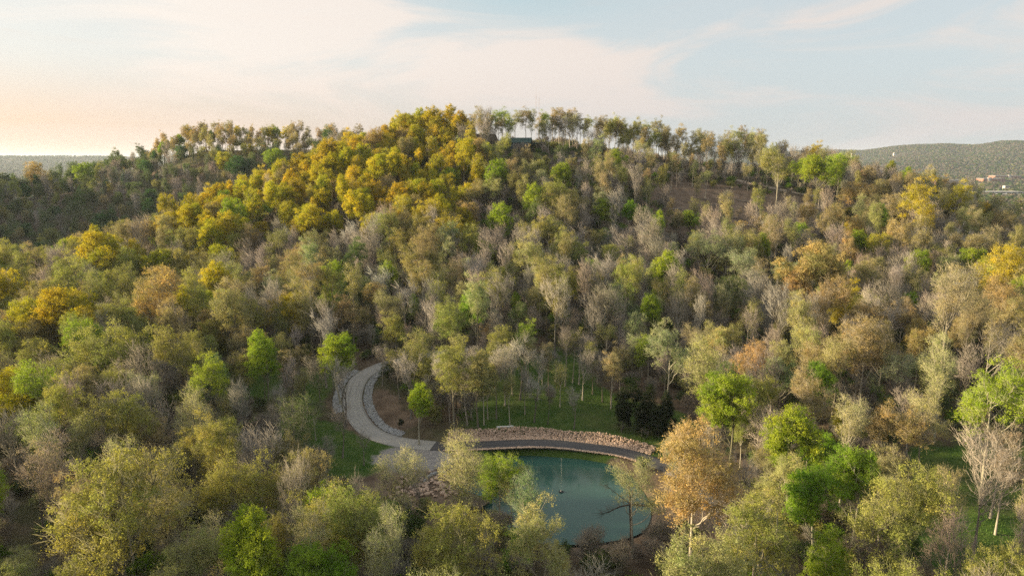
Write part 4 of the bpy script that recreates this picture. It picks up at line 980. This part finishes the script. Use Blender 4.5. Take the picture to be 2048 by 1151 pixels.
for (tn, k, pw), L in bins.items():
    L.sort(key=lambda t: t['px']); n = len(L)
    for i, t in enumerate(L):
        b_ = f'{WORD[tn]} {KW[k]}'
        if tn == 'evergreen': b_ = 'dark green cedar'
        if n == 1: t['label'] = f'{b_} {pw}'
        elif len(f'{b_} {pw}'.replace(',', '').split()) > 12: t['label'] = f'{b_} {pw}, ' + ('leftmost' if i == 0 else 'rightmost' if i == n - 1 else ordw(i))
        elif n == 2: t['label'] = f'{b_} {pw}, ' + ('left of two' if i == 0 else 'right of two')
        elif i == 0: t['label'] = f'{b_} {pw}, leftmost of its colour'
        elif i == n - 1: t['label'] = f'{b_} {pw}, rightmost of its colour'
        else: t['label'] = f'{b_} {pw}, {ordw(i)} from left'

GRP = dict(leafing_tree='leafing trees of the spring wood', budding_tree='budding trees of the spring wood', thin_budding_tree='thinly budded trees of the spring wood', tall_tree='long-trunked trees', bare_tree='bare trees of the spring wood', cedar_tree='cedars')
for t in indiv:
    f_ = FAM[t['p'].kind]
    e = empty(f_, (t['x'], t['y'], t['z']), t['label'], CATN[f_], GRP[f_], t['rot']); sx_ = t.get('sx', t['s']); e.scale = (sx_, sx_, t['s'])
    for nm, me_ in (('trunk', t['p'].trunk), ('crown', t['p'].crown)):
        o = bpy.data.objects.new(nm, me_); col.objects.link(o); o.parent = e; o['tint'] = t['tint']

# ------------------------------------------------------------------ scattered masses (countless): points + instanced kinds
stock = {}
def stock_coll(key, meshes):
    c = bpy.data.collections.new(key)
    for i, m in enumerate(meshes):
        o = bpy.data.objects.new(f'{key}_{i:02d}', m); c.objects.link(o)
    return c
def scatter(name, label, pts, pid, rot, scl, tint, colls):
    me = bpy.data.meshes.new(name); n = len(pts); me.vertices.add(n); me.vertices.foreach_set('co', np.asarray(pts, np.float32).ravel())
    for an, ty, key, arr in (('pid', 'INT', 'value', np.asarray(pid, np.int32)), ('rot', 'FLOAT', 'value', np.asarray(rot, np.float32)), ('scl', 'FLOAT_VECTOR', 'vector', np.asarray(scl, np.float32)), ('tint', 'FLOAT_VECTOR', 'vector', np.asarray(tint, np.float32))):
        a = me.attributes.new(an, ty, 'POINT'); a.data.foreach_set(key, arr.ravel())
    o = link(name, me, kind='stuff', label=label)
    ng = bpy.data.node_groups.new(name, 'GeometryNodeTree')
    ng.interface.new_socket('Geometry', in_out='INPUT', socket_type='NodeSocketGeometry'); ng.interface.new_socket('Geometry', in_out='OUTPUT', socket_type='NodeSocketGeometry')
    N = ng.nodes; gi = N.new('NodeGroupInput'); go = N.new('NodeGroupOutput'); jn = N.new('GeometryNodeJoinGeometry')
    def na_(nm, ty):
        q = N.new('GeometryNodeInputNamedAttribute'); q.data_type = ty; q.inputs[0].default_value = nm; return q.outputs[0]
    pidn, rotn, scln = na_('pid', 'INT'), na_('rot', 'FLOAT'), na_('scl', 'FLOAT_VECTOR')
    cx = N.new('ShaderNodeCombineXYZ'); ng.links.new(rotn, cx.inputs[2])
    e2r = N.new('FunctionNodeEulerToRotation'); ng.links.new(cx.outputs[0], e2r.inputs[0])
    for c in colls:
        ci = N.new('GeometryNodeCollectionInfo'); ci.inputs[0].default_value = c; ci.inputs[1].default_value = True; ci.inputs[2].default_value = True
        ip = N.new('GeometryNodeInstanceOnPoints'); ng.links.new(gi.outputs[0], ip.inputs['Points']); ng.links.new(ci.outputs[0], ip.inputs['Instance'])
        ip.inputs['Pick Instance'].default_value = True; ng.links.new(pidn, ip.inputs['Instance Index']); ng.links.new(e2r.outputs[0], ip.inputs['Rotation']); ng.links.new(scln, ip.inputs['Scale'])
        ng.links.new(ip.outputs[0], jn.inputs[0])
    ng.links.new(jn.outputs[0], go.inputs[0])
    md = o.modifiers.new('scatter', 'NODES'); md.node_group = ng
    return o
CT_ = stock_coll('trunk_stock', [p.trunk for p in ALLP]); CC_ = stock_coll('crown_stock', [p.crown for p in ALLP])
rest = [t for t in trees if not t.get('own') and not t.get('hid')]
scatter('background_forest', 'mass of mixed spring woodland covering the hills behind the nearer trees', [(t['x'], t['y'], t['z']) for t in rest], [t['p'].i for t in rest], [t['rot'] for t in rest], [(t.get('sx', t['s']),) * 2 + (t['s'],) for t in rest], [t['tint'] for t in rest], [CT_, CC_])
# low bushes under the trees
ru = np.random.default_rng(5); n = 9000
a = np.radians(ru.uniform(-43, 43, n)); rd = np.sqrt(ru.uniform(45 ** 2, 400 ** 2, n)); ux, uy = rd * np.sin(a), rd * np.cos(a)
uc = cover_at(ux, uy); dpu = pond_sd(ux, uy); dru = seg_dist(ux, uy, ROAD[::3], False)[0]
ok = (dpu > .8) & (dru > 3.6) & (ru.random(n) > uc[:, 0] * 1.6 + uc[:, 1] * .9 + uc[:, 2] * 2) & (seg_dist(ux, uy, TR[::3], False)[0] > 2.5) & (np.hypot(ux - HX, uy - HY) > 7)
ux, uy = ux[ok], uy[ok]; n = len(ux); uz = gz(ux, uy)
sh0 = PR['shrub'][0].i
tn_ = [TINT[k] for k in ('green', 'vivid', 'olive', 'brown', 'grey', 'pink', 'paleolive', 'green')]
pick = ru.integers(0, len(tn_), n); pid = np.where(np.isin(pick, (3, 4, 5)), sh0 + 2, sh0 + ru.integers(0, 2, n))
scatter('undergrowth', 'low green and twiggy bushes under the trees', np.column_stack([ux, uy, uz - .1]), pid, ru.random(n) * 6.28, np.repeat(ru.uniform(.5, 1.25, (n, 1)), 3, 1), np.array(tn_)[pick] * ru.uniform(.6, 1.1, (n, 1)), [CT_, CC_])
# far woods across the valley
def far_tree(seed, dark):
    r = np.random.default_rng(seed); n = 150; dv = rnd_dirs(r, n); dv[:, 2] = np.abs(dv[:, 2]) * 1.1 - .25
    lp = dv * np.array([4.6, 4.6, 4.4]) * (.7 + .35 * r.random((n, 1))) + [0, 0, 8.5]; nr_ = dv + rnd_dirs(r, n) * .5; nr_ /= np.linalg.norm(nr_, axis=1)[:, None]
    u, v = frames(nr_); s = r.uniform(1.0, 2.2, (n, 1)); LV = np.stack([lp - u * s, lp - v * s, lp + u * s, lp + v * s], 1).reshape(-1, 3)
    b_ = (np.arange(n) * 4)[:, None]; F = np.stack([b_ + [0, 1, 2], b_ + [0, 2, 3]], 1).reshape(-1, 3)
    me = mesh_from('far_crown', LV, F, [M_LEAF]); a = me.attributes.new('leafvar', 'FLOAT_VECTOR', 'POINT')
    a.data.foreach_set('vector', np.column_stack([np.repeat(r.random(n), 4), np.repeat(r.random(n), 4), np.zeros(4 * n)]).astype(np.float32).ravel()); return me
FC_ = stock_coll('far_stock', [far_tree(900 + i, 0) for i in range(4)])
rf = np.random.default_rng(8); pts = []
for lo, hi, a0, a1, cnt in ((640, 2000, 14, 46, 9000), (2000, 7200, 16, 44, 62000), (640, 2500, -46, -18, 6000), (2500, 7200, -44, -20, 15000)):
    a = np.radians(rf.uniform(a0, a1, cnt)); r2 = np.sqrt(rf.uniform(lo ** 2, hi ** 2, cnt)); pts.append(np.column_stack([r2 * np.sin(a), r2 * np.cos(a)]))
pts = np.vstack(pts)
# clearings of the town
TOWN = []
def town_clear(x, y, hw, hd): TOWN.append((x, y, hw, hd))
def far_building(name, label, px0, px1, py_base, Y, height, depth, wall, roof, storeys=2, band=True, tower=None):
    a = Wp(px0, py_base, Y); b_ = Wp(px1, py_base, Y); zg = max(g1((a[0] + b_[0]) / 2, Y), g1(a[0], Y), g1(b_[0], Y))
    xc = (a[0] + b_[0]) / 2; W_ = b_[0] - a[0]; z0 = (a[2] + b_[2]) / 2
    z0 = max(z0, zg - 1)
    e = empty(name, (xc, Y, z0), label, 'building'); hw = W_ / 2
    MB().box(-hw, hw, 0, depth, -14, height).build('wall', wall, e)
    MB().box(-hw - .6, hw + .6, -.6, depth + .6, height, height + .9).build('roof', roof, e)
    sh = height / storeys
    for k in range(storeys if band else 0):
        nb = max(2, int(W_ / 14)); step = W_ / nb
        for j in range(nb):
            MB().box(-hw + j * step + step * .12, -hw + (j + 1) * step - step * .12, -.12, .2, k * sh + sh * .38, k * sh + sh * .78).build('window', M_DARK, e)
    if tower:
        for tx in tower:
            MB().box(hw * tx - 4, hw * tx + 4, -2.0, 6, 0, height + 3).build('stair_tower', M_PALE, e)
    TOWN.append((xc, Y + depth / 2, hw + 26, depth / 2 + 55)); TOWN.append((xc, Y - 70, hw + 10, 60))
    return e
far_building('office_block', 'low red brick office block with two pale stair towers, nearer of the pair', 1966, 2010, 367, 2600, 15, 40, M_BRICK, M_GREYROOF, 3, tower=(-.5,))
far_building('office_block', 'long brick office block with flat roof behind the stair-tower block', 1990, 2042, 358, 2800, 13, 40, M_BRICK, M_GREYROOF, 3, tower=(.1,))
far_building('warehouse', 'long white flat-roofed warehouse below the brick offices', 1955, 2046, 388, 1900, 6, 40, M_PALE, M_PALE, 1)
far_building('shop_building', 'low salmon shop building in front of the white warehouse', 1998, 2030, 393, 1800, 6, 22, M_TANF, M_PALE, 1)
far_building('apartment_block', 'orange brick apartment row behind the yellow treetop', 1872, 1925, 368, 2450, 13, 30, M_TANF, M_GREYROOF, 3)
far_building('store_building', 'white-roofed store half hidden by trees left of the apartments', 1775, 1815, 353, 2900, 11, 40, M_PALE, M_PALE, 2)
far_building('depot_building', 'small pale depot at the left end of the town', 1757, 1770, 347, 3000, 14, 30, M_PALE, M_GREYROOF, 2)
far_building('school_building', 'wide pale building below the salmon-roofed row', 1900, 1942, 384, 1950, 5, 40, M_GREYROOF, M_PALE, 1)
far_building('hill_house', 'white house on the far wooded hillside', 1704, 1722, 312, 4300, 16, 22, M_PALE, M_PALE, 2)
far_building('hill_house', 'tiny pale house on the far hillside right of the larger one', 1788, 1793, 310, 4500, 14, 14, M_PALE, M_GREYROOF, 1)
far_building('town_house', 'little pale house among trees at the right edge of town', 2010, 2018, 376, 2200, 7, 12, M_PALE, M_GREYROOF, 1)
far_building('town_house', 'little white house beside the town trees near the warehouse', 1932, 1939, 381, 2050, 7, 12, M_PALE, M_PALE, 1)
# trees of the far country keep off the town lots
keep = np.ones(len(pts), bool)
for x, y, hw, hd in TOWN: keep &= ~((np.abs(pts[:, 0] - x) < hw) & (np.abs(pts[:, 1] - y) < hd))
pts = pts[keep]; n = len(pts); pz = gz(pts[:, 0], pts[:, 1])
ft = np.array([TINT['brown'], TINT['green'], TINT['grey'], TINT['green'], TINT['brown'], TINT['green'], TINT['olive'], TINT['evergreen']]) * .75
patch = fbm(pts[:, 0] / 160, pts[:, 1] / 160); ix = np.clip(((patch - .2) * 9 + rf.normal(size=n) * 1.6).astype(int), 0, 7)
scatter('distant_forest', 'distant wooded hills across the valley fading into haze', np.column_stack([pts, pz - 3]), rf.integers(0, 4, n), rf.random(n) * 6.28, np.repeat(rf.uniform(.7, 1.25, (n, 1)), 3, 1), ft[ix] * rf.uniform(.8, 1.1, (n, 1)), [FC_])

# ------------------------------------------------------------------ house on the hilltop
hx, hy = march(1040, 300, zf=gz) or (HX, HY)
def gable_house(e, w_, d_, h_, rise, wall, roof, eave=.6):
    MB().box(-w_ / 2, w_ / 2, -d_ / 2, d_ / 2, -1.5, h_).build('wall', wall, e)
    for s in (-1, 1):       # two roof slabs, ridge along x
        pr = [(0, h_ + rise), (0, h_ + rise + .18), (s * (d_ / 2 + eave), h_ - .25 + .18), (s * (d_ / 2 + eave), h_ - .25)]
        m = MB(); n4 = 4; v = [(-w_ / 2 - eave, y, z) for y, z in pr] + [(w_ / 2 + eave, y, z) for y, z in pr]
        m.add(v, [(0, 1, 2, 3), (7, 6, 5, 4)] + [(i, (i + 1) % 4, (i + 1) % 4 + 4, i + 4) for i in range(4)])
        rf_ = m.build('roof', roof, e)
        for k in range(9):
            x = -w_ / 2 - eave + .2 + k * (w_ + 2 * eave - .4) / 8
            MB().tube([(x, 0, h_ + rise + .2), (x, s * (d_ / 2 + eave), h_ - .05)], .05, 4).build('seam', roof, rf_)
    for s in (-1, 1):       # gable ends
        MB().add([(s * w_ / 2, -d_ / 2, h_), (s * w_ / 2, d_ / 2, h_), (s * w_ / 2, 0, h_ + rise - .02), (s * (w_ / 2 - .2), -d_ / 2, h_), (s * (w_ / 2 - .2), d_ / 2, h_), (s * (w_ / 2 - .2), 0, h_ + rise - .02)],
                 [(0, 1, 2), (5, 4, 3), (0, 3, 4, 1), (1, 4, 5, 2), (2, 5, 3, 0)]).build('gable', wall, e)
    for x in (-w_ * .3, 0.1 * w_, w_ * .36):
        f = MB().box(x - .65, x + .65, -d_ / 2 - .07, -d_ / 2 + .1, h_ * .38, h_ * .78).build('window', M_WHITE, e)
        MB().box(x - .52, x + .52, -d_ / 2 - .10, -d_ / 2, h_ * .42, h_ * .74).build('pane', M_DARK, f)
    MB().box(-w_ * .13, -w_ * .13 + .9, -d_ / 2 - .06, -d_ / 2 + .1, 0, 2.1).build('door', M_WOOD, e)
hz_ = g1(hx, hy)
e = empty('hilltop_house', (hx + .5, hy, hz_ + .3), 'small dark blue-grey house with teal roof among the hilltop trunks', 'house', rz=R(-8))
gable_house(e, 9, 6.5, 3.2, 2.0, M_TEALWALL, M_TEAL)
MB().box(5.2, 7.8, -2.2, 2.2, 2.5, 2.7).build('porch_roof', M_TEAL, e)
for x, y in ((7.6, -2), (7.6, 2)): MB().box(x - .1, x + .1, y - .1, y + .1, -1.5, 2.5).build('post', M_WOOD, e)
q_ = march(968, 302, zf=gz); zc = g1(*q_)
e = empty('hilltop_cabin', (q_[0], q_[1] + 6, zc + .2), 'brown cabin roof peeking over golden trees left of the hilltop house', 'house', rz=R(20))
gable_house(e, 10, 7, 4.5, 3.0, M_WOOD, simple('brown_shingle', (.12, .085, .06), .9, .25, 3))
# barn half hidden in the trees at left
q_ = march(200, 572, zf=gz); zc = g1(*q_)
e = empty('grey_barn', (q_[0], q_[1] + 4, zc + .3), 'dark grey barn half hidden behind trees in the left valley', 'barn', rz=R(15))
gable_house(e, 10, 7, 3.4, 2.2, M_TEALWALL, simple('grey_tin', (.24, .25, .27), .5, .2, 1, metal=.3))

# ------------------------------------------------------------------ radio masts far behind the hilltop
for px, ptop, Y, lab in ((1071.5, 173, 1500, 'taller thin radio mast rising behind the hilltop trees'), (1077.5, 180, 1560, 'shorter thin radio mast just right of the taller one')):
    b_ = Wp(px, 290, Y); t_ = Wp(px, ptop, Y); H_ = t_[2] - g1(b_[0], Y)
    e = empty('radio_mast', (b_[0], Y, g1(b_[0], Y)), lab, 'radio mast', 'radio masts behind the hill')
    legs = [(.42 * cos(a), .42 * sin(a)) for a in (0, 2.094, 4.189)]
    for x, y in legs: MB().tube([(x, y, 0), (x, y, H_ * .93)], .09, 5).build('leg', M_MAST, e)
    m = MB(); nseg = int(H_ / 4)
    for k in range(nseg):
        z0 = k * H_ * .93 / nseg; z1 = (k + 1) * H_ * .93 / nseg
        for j in range(3):
            p0, p1 = legs[j], legs[(j + 1) % 3]; m.tube([(*p0, z0), (*p1, z1)], .06, 3, cap=False)
    m.build('lattice', M_MAST, e)
    MB().tube([(0, 0, H_ * .9), (0, 0, H_)], .09, 5).build('antenna', M_MAST, e)

# ------------------------------------------------------------------ pond things
q_ = on_plane(1122, 983)
e = empty('pond_fountain', (q_[0], q_[1], 0), 'floating fountain with a thin white jet in the teal pond', 'fountain')
MB().tube([(0, 0, -.12), (0, 0, .1), (0, 0, .16)], [.4, .4, .2], 18).build('float', M_DARK, e)
MB().tube([(0, 0, .16), (0, 0, .34)], [.12, .08], 10).build('nozzle', M_STEEL, e)
m_, qn, on = new_mat('water_spray'); bs = qn.n('ShaderNodeBsdfPrincipled'); qn.t.links.new(bs.outputs[0], on.inputs[0])
bs.inputs['Base Color'].default_value = (.85, .9, .9, 1); bs.inputs['Roughness'].default_value = .25; bs.inputs['Transmission Weight'].default_value = .7; bs.inputs['IOR'].default_value = 1.33
rj = np.random.default_rng(4); nd = 800; h_ = rj.random(nd) ** .8; JH = 5.4
spread = .02 + .10 * h_ ** 1.5; a = rj.random(nd) * 6.28; rr2 = spread * np.sqrt(rj.random(nd))
jp = np.column_stack([rr2 * np.cos(a), rr2 * np.sin(a), .34 + h_ * JH]); js = rj.uniform(.004, .010, nd)
fall = rj.random(nd) < .3; fr = rj.random(nd); jp[fall, 0] = np.cos(a[fall]) * (.08 + .3 * fr[fall]); jp[fall, 1] = np.sin(a[fall]) * (.08 + .3 * fr[fall]); jp[fall, 2] = .1 + JH * (1 - fr[fall] ** 2) * rj.random(fall.sum())
OV = np.array([(1, 0, 0), (-1, 0, 0), (0, 1, 0), (0, -1, 0), (0, 0, 2.2), (0, 0, -2.2)], float); OF = np.array([(0, 2, 4), (2, 1, 4), (1, 3, 4), (3, 0, 4), (2, 0, 5), (1, 2, 5), (3, 1, 5), (0, 3, 5)])
jv = (OV[None] * js[:, None, None] + jp[:, None]).reshape(-1, 3); jf = (OF[None] + (np.arange(nd) * 6)[:, None, None]).reshape(-1, 3)
o = link('water_jet', mesh_from('water_jet', jv, jf, [m_]), e)

# boathouse roof on the left bank
q_ = march(950, 1006, zf=gz); zc = max(.35, g1(*q_))
e = empty('pond_shelter', (q_[0], q_[1], zc), 'open shelter with green corrugated metal roof on the pond bank', 'shelter', rz=R(-32))
m = MB(); nr2 = 26; L_ = 4.6; wd_ = 3.6; v = []; f = []
for i in range(nr2 * 2 + 1):
    x = -L_ / 2 + L_ * i / (nr2 * 2); dzr = .035 if i % 2 else 0
    v += [(x, -wd_ / 2, 2.25 + dzr), (x, wd_ / 2, 2.75 + dzr), (x, -wd_ / 2, 2.19 + dzr), (x, wd_ / 2, 2.69 + dzr)]
for i in range(nr2 * 2): f += [(i * 4, i * 4 + 4, i * 4 + 5, i * 4 + 1), (i * 4 + 2, i * 4 + 3, i * 4 + 7, i * 4 + 6), (i * 4, i * 4 + 2, i * 4 + 6, i * 4 + 4), (i * 4 + 1, i * 4 + 5, i * 4 + 7, i * 4 + 3)]
m.add(v, f).build('roof', simple('green_tin_roof', (.12, .22, .20), .4, .15, 1, metal=.25), e)
for x in (-2, 0, 2):
    for y, h2 in ((-1.6, 2.2), (1.6, 2.66)): MB().box(x - .07, x + .07, y - .07, y + .07, -.8, h2).build('post', M_WOOD, e)
for y, h2 in ((-1.6, 2.05), (1.6, 2.5)): MB().box(-2.2, 2.2, y - .1, y - .072, h2, h2 + .15).build('beam', M_WOOD, e)
for k in range(9): MB().box(-2.2, 2.2, -1.75 + k * .39, -1.75 + k * .39 + .36, .12, .17).build('plank', M_WOOD, e)
# white bench by the shelter
q_ = march(933, 990, zf=gz); zc = g1(*q_)
e = empty('garden_bench', (q_[0], q_[1], zc), 'white garden bench beside the green roofed shelter', 'bench', rz=R(25))
for k in range(4): MB().box(-.8, .8, -.25 + k * .13, -.25 + k * .13 + .11, .42, .46).build('slat', M_WHITE, e)
for k in range(3): MB().box(-.8, .8, .28, .32, .55 + k * .14, .55 + k * .14 + .11).build('back_slat', M_WHITE, e)
for x in (-.72, .72):
    MB().box(x - .04, x + .04, -.25, -.17, 0, .42).build('leg', M_WHITE, e); MB().box(x - .04, x + .04, .322, .40, 0, .95).build('leg', M_WHITE, e)

# curved dry-stone edging on the terrace
arc = [march(px, py, zf=gz) for px, py in ((848, 967), (851, 961), (857, 955), (865, 951), (874, 948), (884, 946), (892, 948))]
AR = catmull([(x, y, 0) for x, y in arc], .55); e = empty('stone_edging', (AR[0, 0], AR[0, 1], g1(AR[0, 0], AR[0, 1])), 'curved pale stone edging around the terrace bed', 'stone edging')
rk = random.Random(3); base_l = Vector(e.location)
for i in range(len(AR) - 1):
    p0, p1 = AR[i], AR[i + 1]; a = atan2(p1[1] - p0[1], p1[0] - p0[0]); z = g1((p0[0] + p1[0]) / 2, (p0[1] + p1[1]) / 2)
    m = MB(); L2 = .48 * rk.uniform(.85, 1); dpt = rk.uniform(.32, .42); hh = rk.uniform(.28, .42)
    v = [(x * L2 / 2 * (1 if zz == 0 else .86) * rk.uniform(.92, 1), y * dpt / 2 * (1 if zz == 0 else .86), -.15 if zz == 0 else hh) for zz in (0, 1) for x, y in ((-1, -1), (1, -1), (1, 1), (-1, 1))]
    m.add(v, [(3, 2, 1, 0), (4, 5, 6, 7), (0, 1, 5, 4), (1, 2, 6, 5), (2, 3, 7, 6), (3, 0, 4, 7)])
    o = m.build('stone', M_ROCK_GREY, e); o.location = Vector(((p0[0] + p1[0]) / 2, (p0[1] + p1[1]) / 2, z)) - base_l; o.rotation_euler = (0, 0, a)

# white board lying on the lawn
q_ = march(1010, 856, zf=gz); zc = g1(*q_); o = MB().box(-1.6, 1.6, -.16, .16, 0, .22).build('white_board', M_WHITE, label='white board lying on the grass above the asphalt road', cat='board'); o.location = (q_[0], q_[1], zc + .08); o.rotation_euler = (0, 0, R(8))

# dark broken snag reaching over the water
q_ = march(1262, 1090, zf=gz); zc = g1(*q_)
e = empty('dead_snag', (q_[0], q_[1], zc), 'black broken snag with a long limb reaching over the pond', 'dead tree')
MK = simple('black_bark', (.022, .018, .016), .9, .3, 2)
MB().tube([(0, 0, -.6), (-.05, 0, 2.5), (-.25, .1, 5), (-.35, .1, 7.2), (-.7, .1, 8.8)], [.24, .2, .16, .12, .05], 9).build('trunk', MK, e)
m = MB(); m.tube([(2.6, .2, 5.6), (1.2, .1, 5.9), (-.3, .1, 6.0), (-1.8, 0, 5.7), (-3.2, -.1, 5.0), (-4.5, -.2, 4.6)], [.10, .14, .12, .09, .06, .02], 7)
m.tube([(-.3, .1, 6.1), (-1.4, .3, 6.9), (-2.6, .4, 7.8), (-3.6, .5, 8.6)], [.08, .06, .04, .015], 6).build('limb', MK, e)
rk2 = np.random.default_rng(77); pts0 = np.array([(-1.8, 0, 5.7), (-2.6, 0, 5.3), (-3.2, -.1, 5.0), (-4, -.2, 4.8), (-2.6, .4, 7.8), (-3.1, .45, 8.2), (-3.5, .5, 8.5), (2.2, .2, 5.7), (1.2, .1, 5.9), (-.7, .1, 8.6)]); ii = rk2.integers(0, 10, 160); p0 = pts0[ii] + rk2.normal(size=(160, 3)) * .15
p1 = p0 + (rnd_dirs(rk2, 160) + np.array([-.5, 0, .1])) * rk2.uniform(.4, 1.5, (160, 1)); tv_, tf_ = cones(p0, p1, np.full(160, .018)); link('twigs', mesh_from('twigs', tv_, tf_, [MK]), e)

# ------------------------------------------------------------------ felled trunks on the cleared slope
rl = random.Random(31); LOGPX = [(1405, 400, -28), (1425, 412, -10), (1440, 392, -35), (1450, 425, 12), (1470, 440, -25), (1490, 405, -40), (1505, 420, -20), (1520, 398, 20), (1535, 440, -32), (1380, 425, 15), (1395, 445, -15), (1560, 415, -30), (1580, 432, -12), (1605, 420, -38), (1620, 440, 8), (1645, 430, -22), (1455, 458, -5), (1330, 405, -30), (1350, 420, 18), (1500, 452, -28)]
LOGW = ['leftmost', 'second', 'third', 'fourth', 'fifth', 'sixth', 'seventh', 'eighth', 'ninth', 'tenth', 'eleventh', 'twelfth', 'thirteenth', 'fourteenth', 'fifteenth', 'sixteenth', 'seventeenth', 'eighteenth', 'nineteenth', 'rightmost']
for k, (px, py, an) in enumerate(sorted(LOGPX)):
    q_ = march(px, py, zf=gz); L_ = rl.uniform(5, 10); a = R(an); dx_, dy_ = cos(a) * L_ / 2, sin(a) * L_ / 2
    x, y = q_; za, zb, zc = g1(x - dx_, y - dy_), g1(x + dx_, y + dy_), g1(x, y)
    o = MB().tube([(-dx_, -dy_, za - zc + .22), (-dx_ * .3, -dy_ * .3, .34), (dx_ * .4, dy_ * .4, .34), (dx_, dy_, zb - zc + .22)], [.26, .23, .2, .14], 8).build('felled_log', M_BARK, label=(f'felled trunk on the bare brown slope, {LOGW[k]}' + ('' if k in (0, 19) else ' from left') + (' of them' if k in (0, 19) else '')), cat='log', group='felled trunks on the brown slope')
    o.location = (x, y, zc); o['tint'] = TINT['brown']

# ------------------------------------------------------------------ power line across the lawn edge
PL = [march(690, 742, zf=gz), march(1262, 655, zf=gz)]
tops = []
for (x, y), lab in zip(PL, ('wooden utility pole near the top of the driveway curve', 'wooden utility pole at the hill foot above the lawn')):
    z = g1(x, y); e = empty('utility_pole', (x, y, z), lab, 'utility pole', 'utility poles')
    MB().tube([(0, 0, -1), (0, 0, 4), (0, 0, 10.2)], [.17, .15, .11], 8).build('pole', M_WOOD, e); MB().box(-1.1, 1.1, -.06, .06, 9.4, 9.55).build('crossarm', M_WOOD, e)
    for k in (-1, 0, 1): MB().tube([(k, 0, 9.55), (k, 0, 9.75)], .05, 6).build('insulator', M_WHITE, e)
    tops.append((x, y, z + 9.75))
for k, nm in ((-1, 'left'), (1, 'right')):
    A, B_ = Vector(tops[0]) + Vector((k, 0, 0)), Vector(tops[1]) + Vector((k, 0, 0))
    cpts = [A.lerp(B_, t) - Vector((0, 0, 4 * t * (1 - t) * 1.8)) for t in np.linspace(0, 1, 16)]
    MB().tube(cpts, .022, 4).build('power_cable', M_DARK, label=f'thin dark power cable sagging over the lawn edge, {nm} of two', cat='cable', group='power cables')

# ------------------------------------------------------------------ parked white vehicles under the left trees
def van(px, py, rz, lab):
    q_ = march(px, py, zf=gz); z = g1(*q_); e = empty('parked_van', (q_[0], q_[1], z), lab, 'van', 'vans in the left valley', R(rz))
    MB().prism([(-2.4, .35), (2.4, .35), (2.45, .95), (1.75, 1.25), (1.2, 2.05), (-2.4, 2.1)], -.95, .95).build('body', M_WHITE, e)
    MB().add([(1.24, -.8, 1.98), (1.24, .8, 1.98), (1.76, .85, 1.28), (1.76, -.85, 1.28), (1.28, -.8, 2.0), (1.28, .8, 2.0), (1.80, .85, 1.3), (1.80, -.85, 1.3)], [(0, 1, 2, 3), (7, 6, 5, 4), (0, 4, 5, 1), (1, 5, 6, 2), (2, 6, 7, 3), (3, 7, 4, 0)]).build('windscreen', M_DARK, e)
    for s in (-1, 1):
        MB().box(.2, 1.1, s * .955 - .02, s * .955 + .02, 1.3, 1.8).build('side_window', M_DARK, e)
        for x in (-1.5, 1.55): MB().tube([(x, s * .78, .34), (x, s * .98, .34)], .34, 14).build('wheel', M_DARK, e)
        MB().box(2.40, 2.48, s * .7 - .14, s * .7 + .14, .7, .88).build('headlight', M_STEEL, e)
van(158, 724, 10, 'white van parked under trees in the left valley')

# ------------------------------------------------------------------ grass on the lawn, mown short
rg = np.random.default_rng(15); n = 260000
gx_ = rg.uniform(-90, 90, n); gy_ = rg.uniform(62, 190, n); gc = cover_at(gx_, gy_)
okk = (rg.random(n) < np.clip(gc[:, 0] * 1.1 - .35, 0, 1)) & (gc[:, 1] < .5) & (gc[:, 2] < .4)
gx_, gy_ = gx_[okk], gy_[okk]; okk = (seg_dist(gx_, gy_, ROAD[::3], False)[0] > 3.0) & (pond_sd(gx_, gy_) > .3); gx_, gy_ = gx_[okk], gy_[okk]
n = len(gx_); g0 = np.column_stack([gx_, gy_, gz(gx_, gy_) - .02]); a = rg.random(n) * 6.28; hgt = rg.uniform(.10, .30, n)
w_ = np.column_stack([np.cos(a), np.sin(a), np.zeros(n)]) * rg.uniform(.03, .07, (n, 1))
tip = g0 + np.column_stack([rg.normal(size=n) * .08, rg.normal(size=n) * .08, hgt])
gv = np.stack([g0 - w_, g0 + w_, tip], 1).reshape(-1, 3); gf = np.arange(3 * n).reshape(-1, 3)
link('grass', mesh_from('grass', gv, gf, [simple('grass_blade', (.065, .115, .022), .9, .5, .25)]), kind='stuff', label='short spring grass on the lawns around the drive')

# ------------------------------------------------------------------ evening haze
hm = bpy.data.materials.new('haze'); hm.use_nodes = True; ht = hm.node_tree; ht.nodes.clear()
hm.cycles.homogeneous_volume = True; ho = ht.nodes.new('ShaderNodeOutputMaterial'); pvn = ht.nodes.new('ShaderNodeVolumePrincipled'); ht.links.new(pvn.outputs[0], ho.inputs['Volume'])
pvn.inputs['Color'].default_value = (.70, .83, 1.0, 1); pvn.inputs['Density'].default_value = 5.5e-5; pvn.inputs['Anisotropy'].default_value = .2
ZLOW = float(GZ.min()) - 1.5; ZTOP = max(float(GZ.max()) + 22, 190.0)
MB().box(-20500, 20500, -20500, 20500, ZLOW, ZTOP).build('haze', hm, kind='stuff', label='thin blue evening haze over the valley')
print('INDIV', len(indiv), {k: len(v) for k, v in chosen.items()}, 'ztop', ZTOP, 'zlow', ZLOW, 'grass', n)
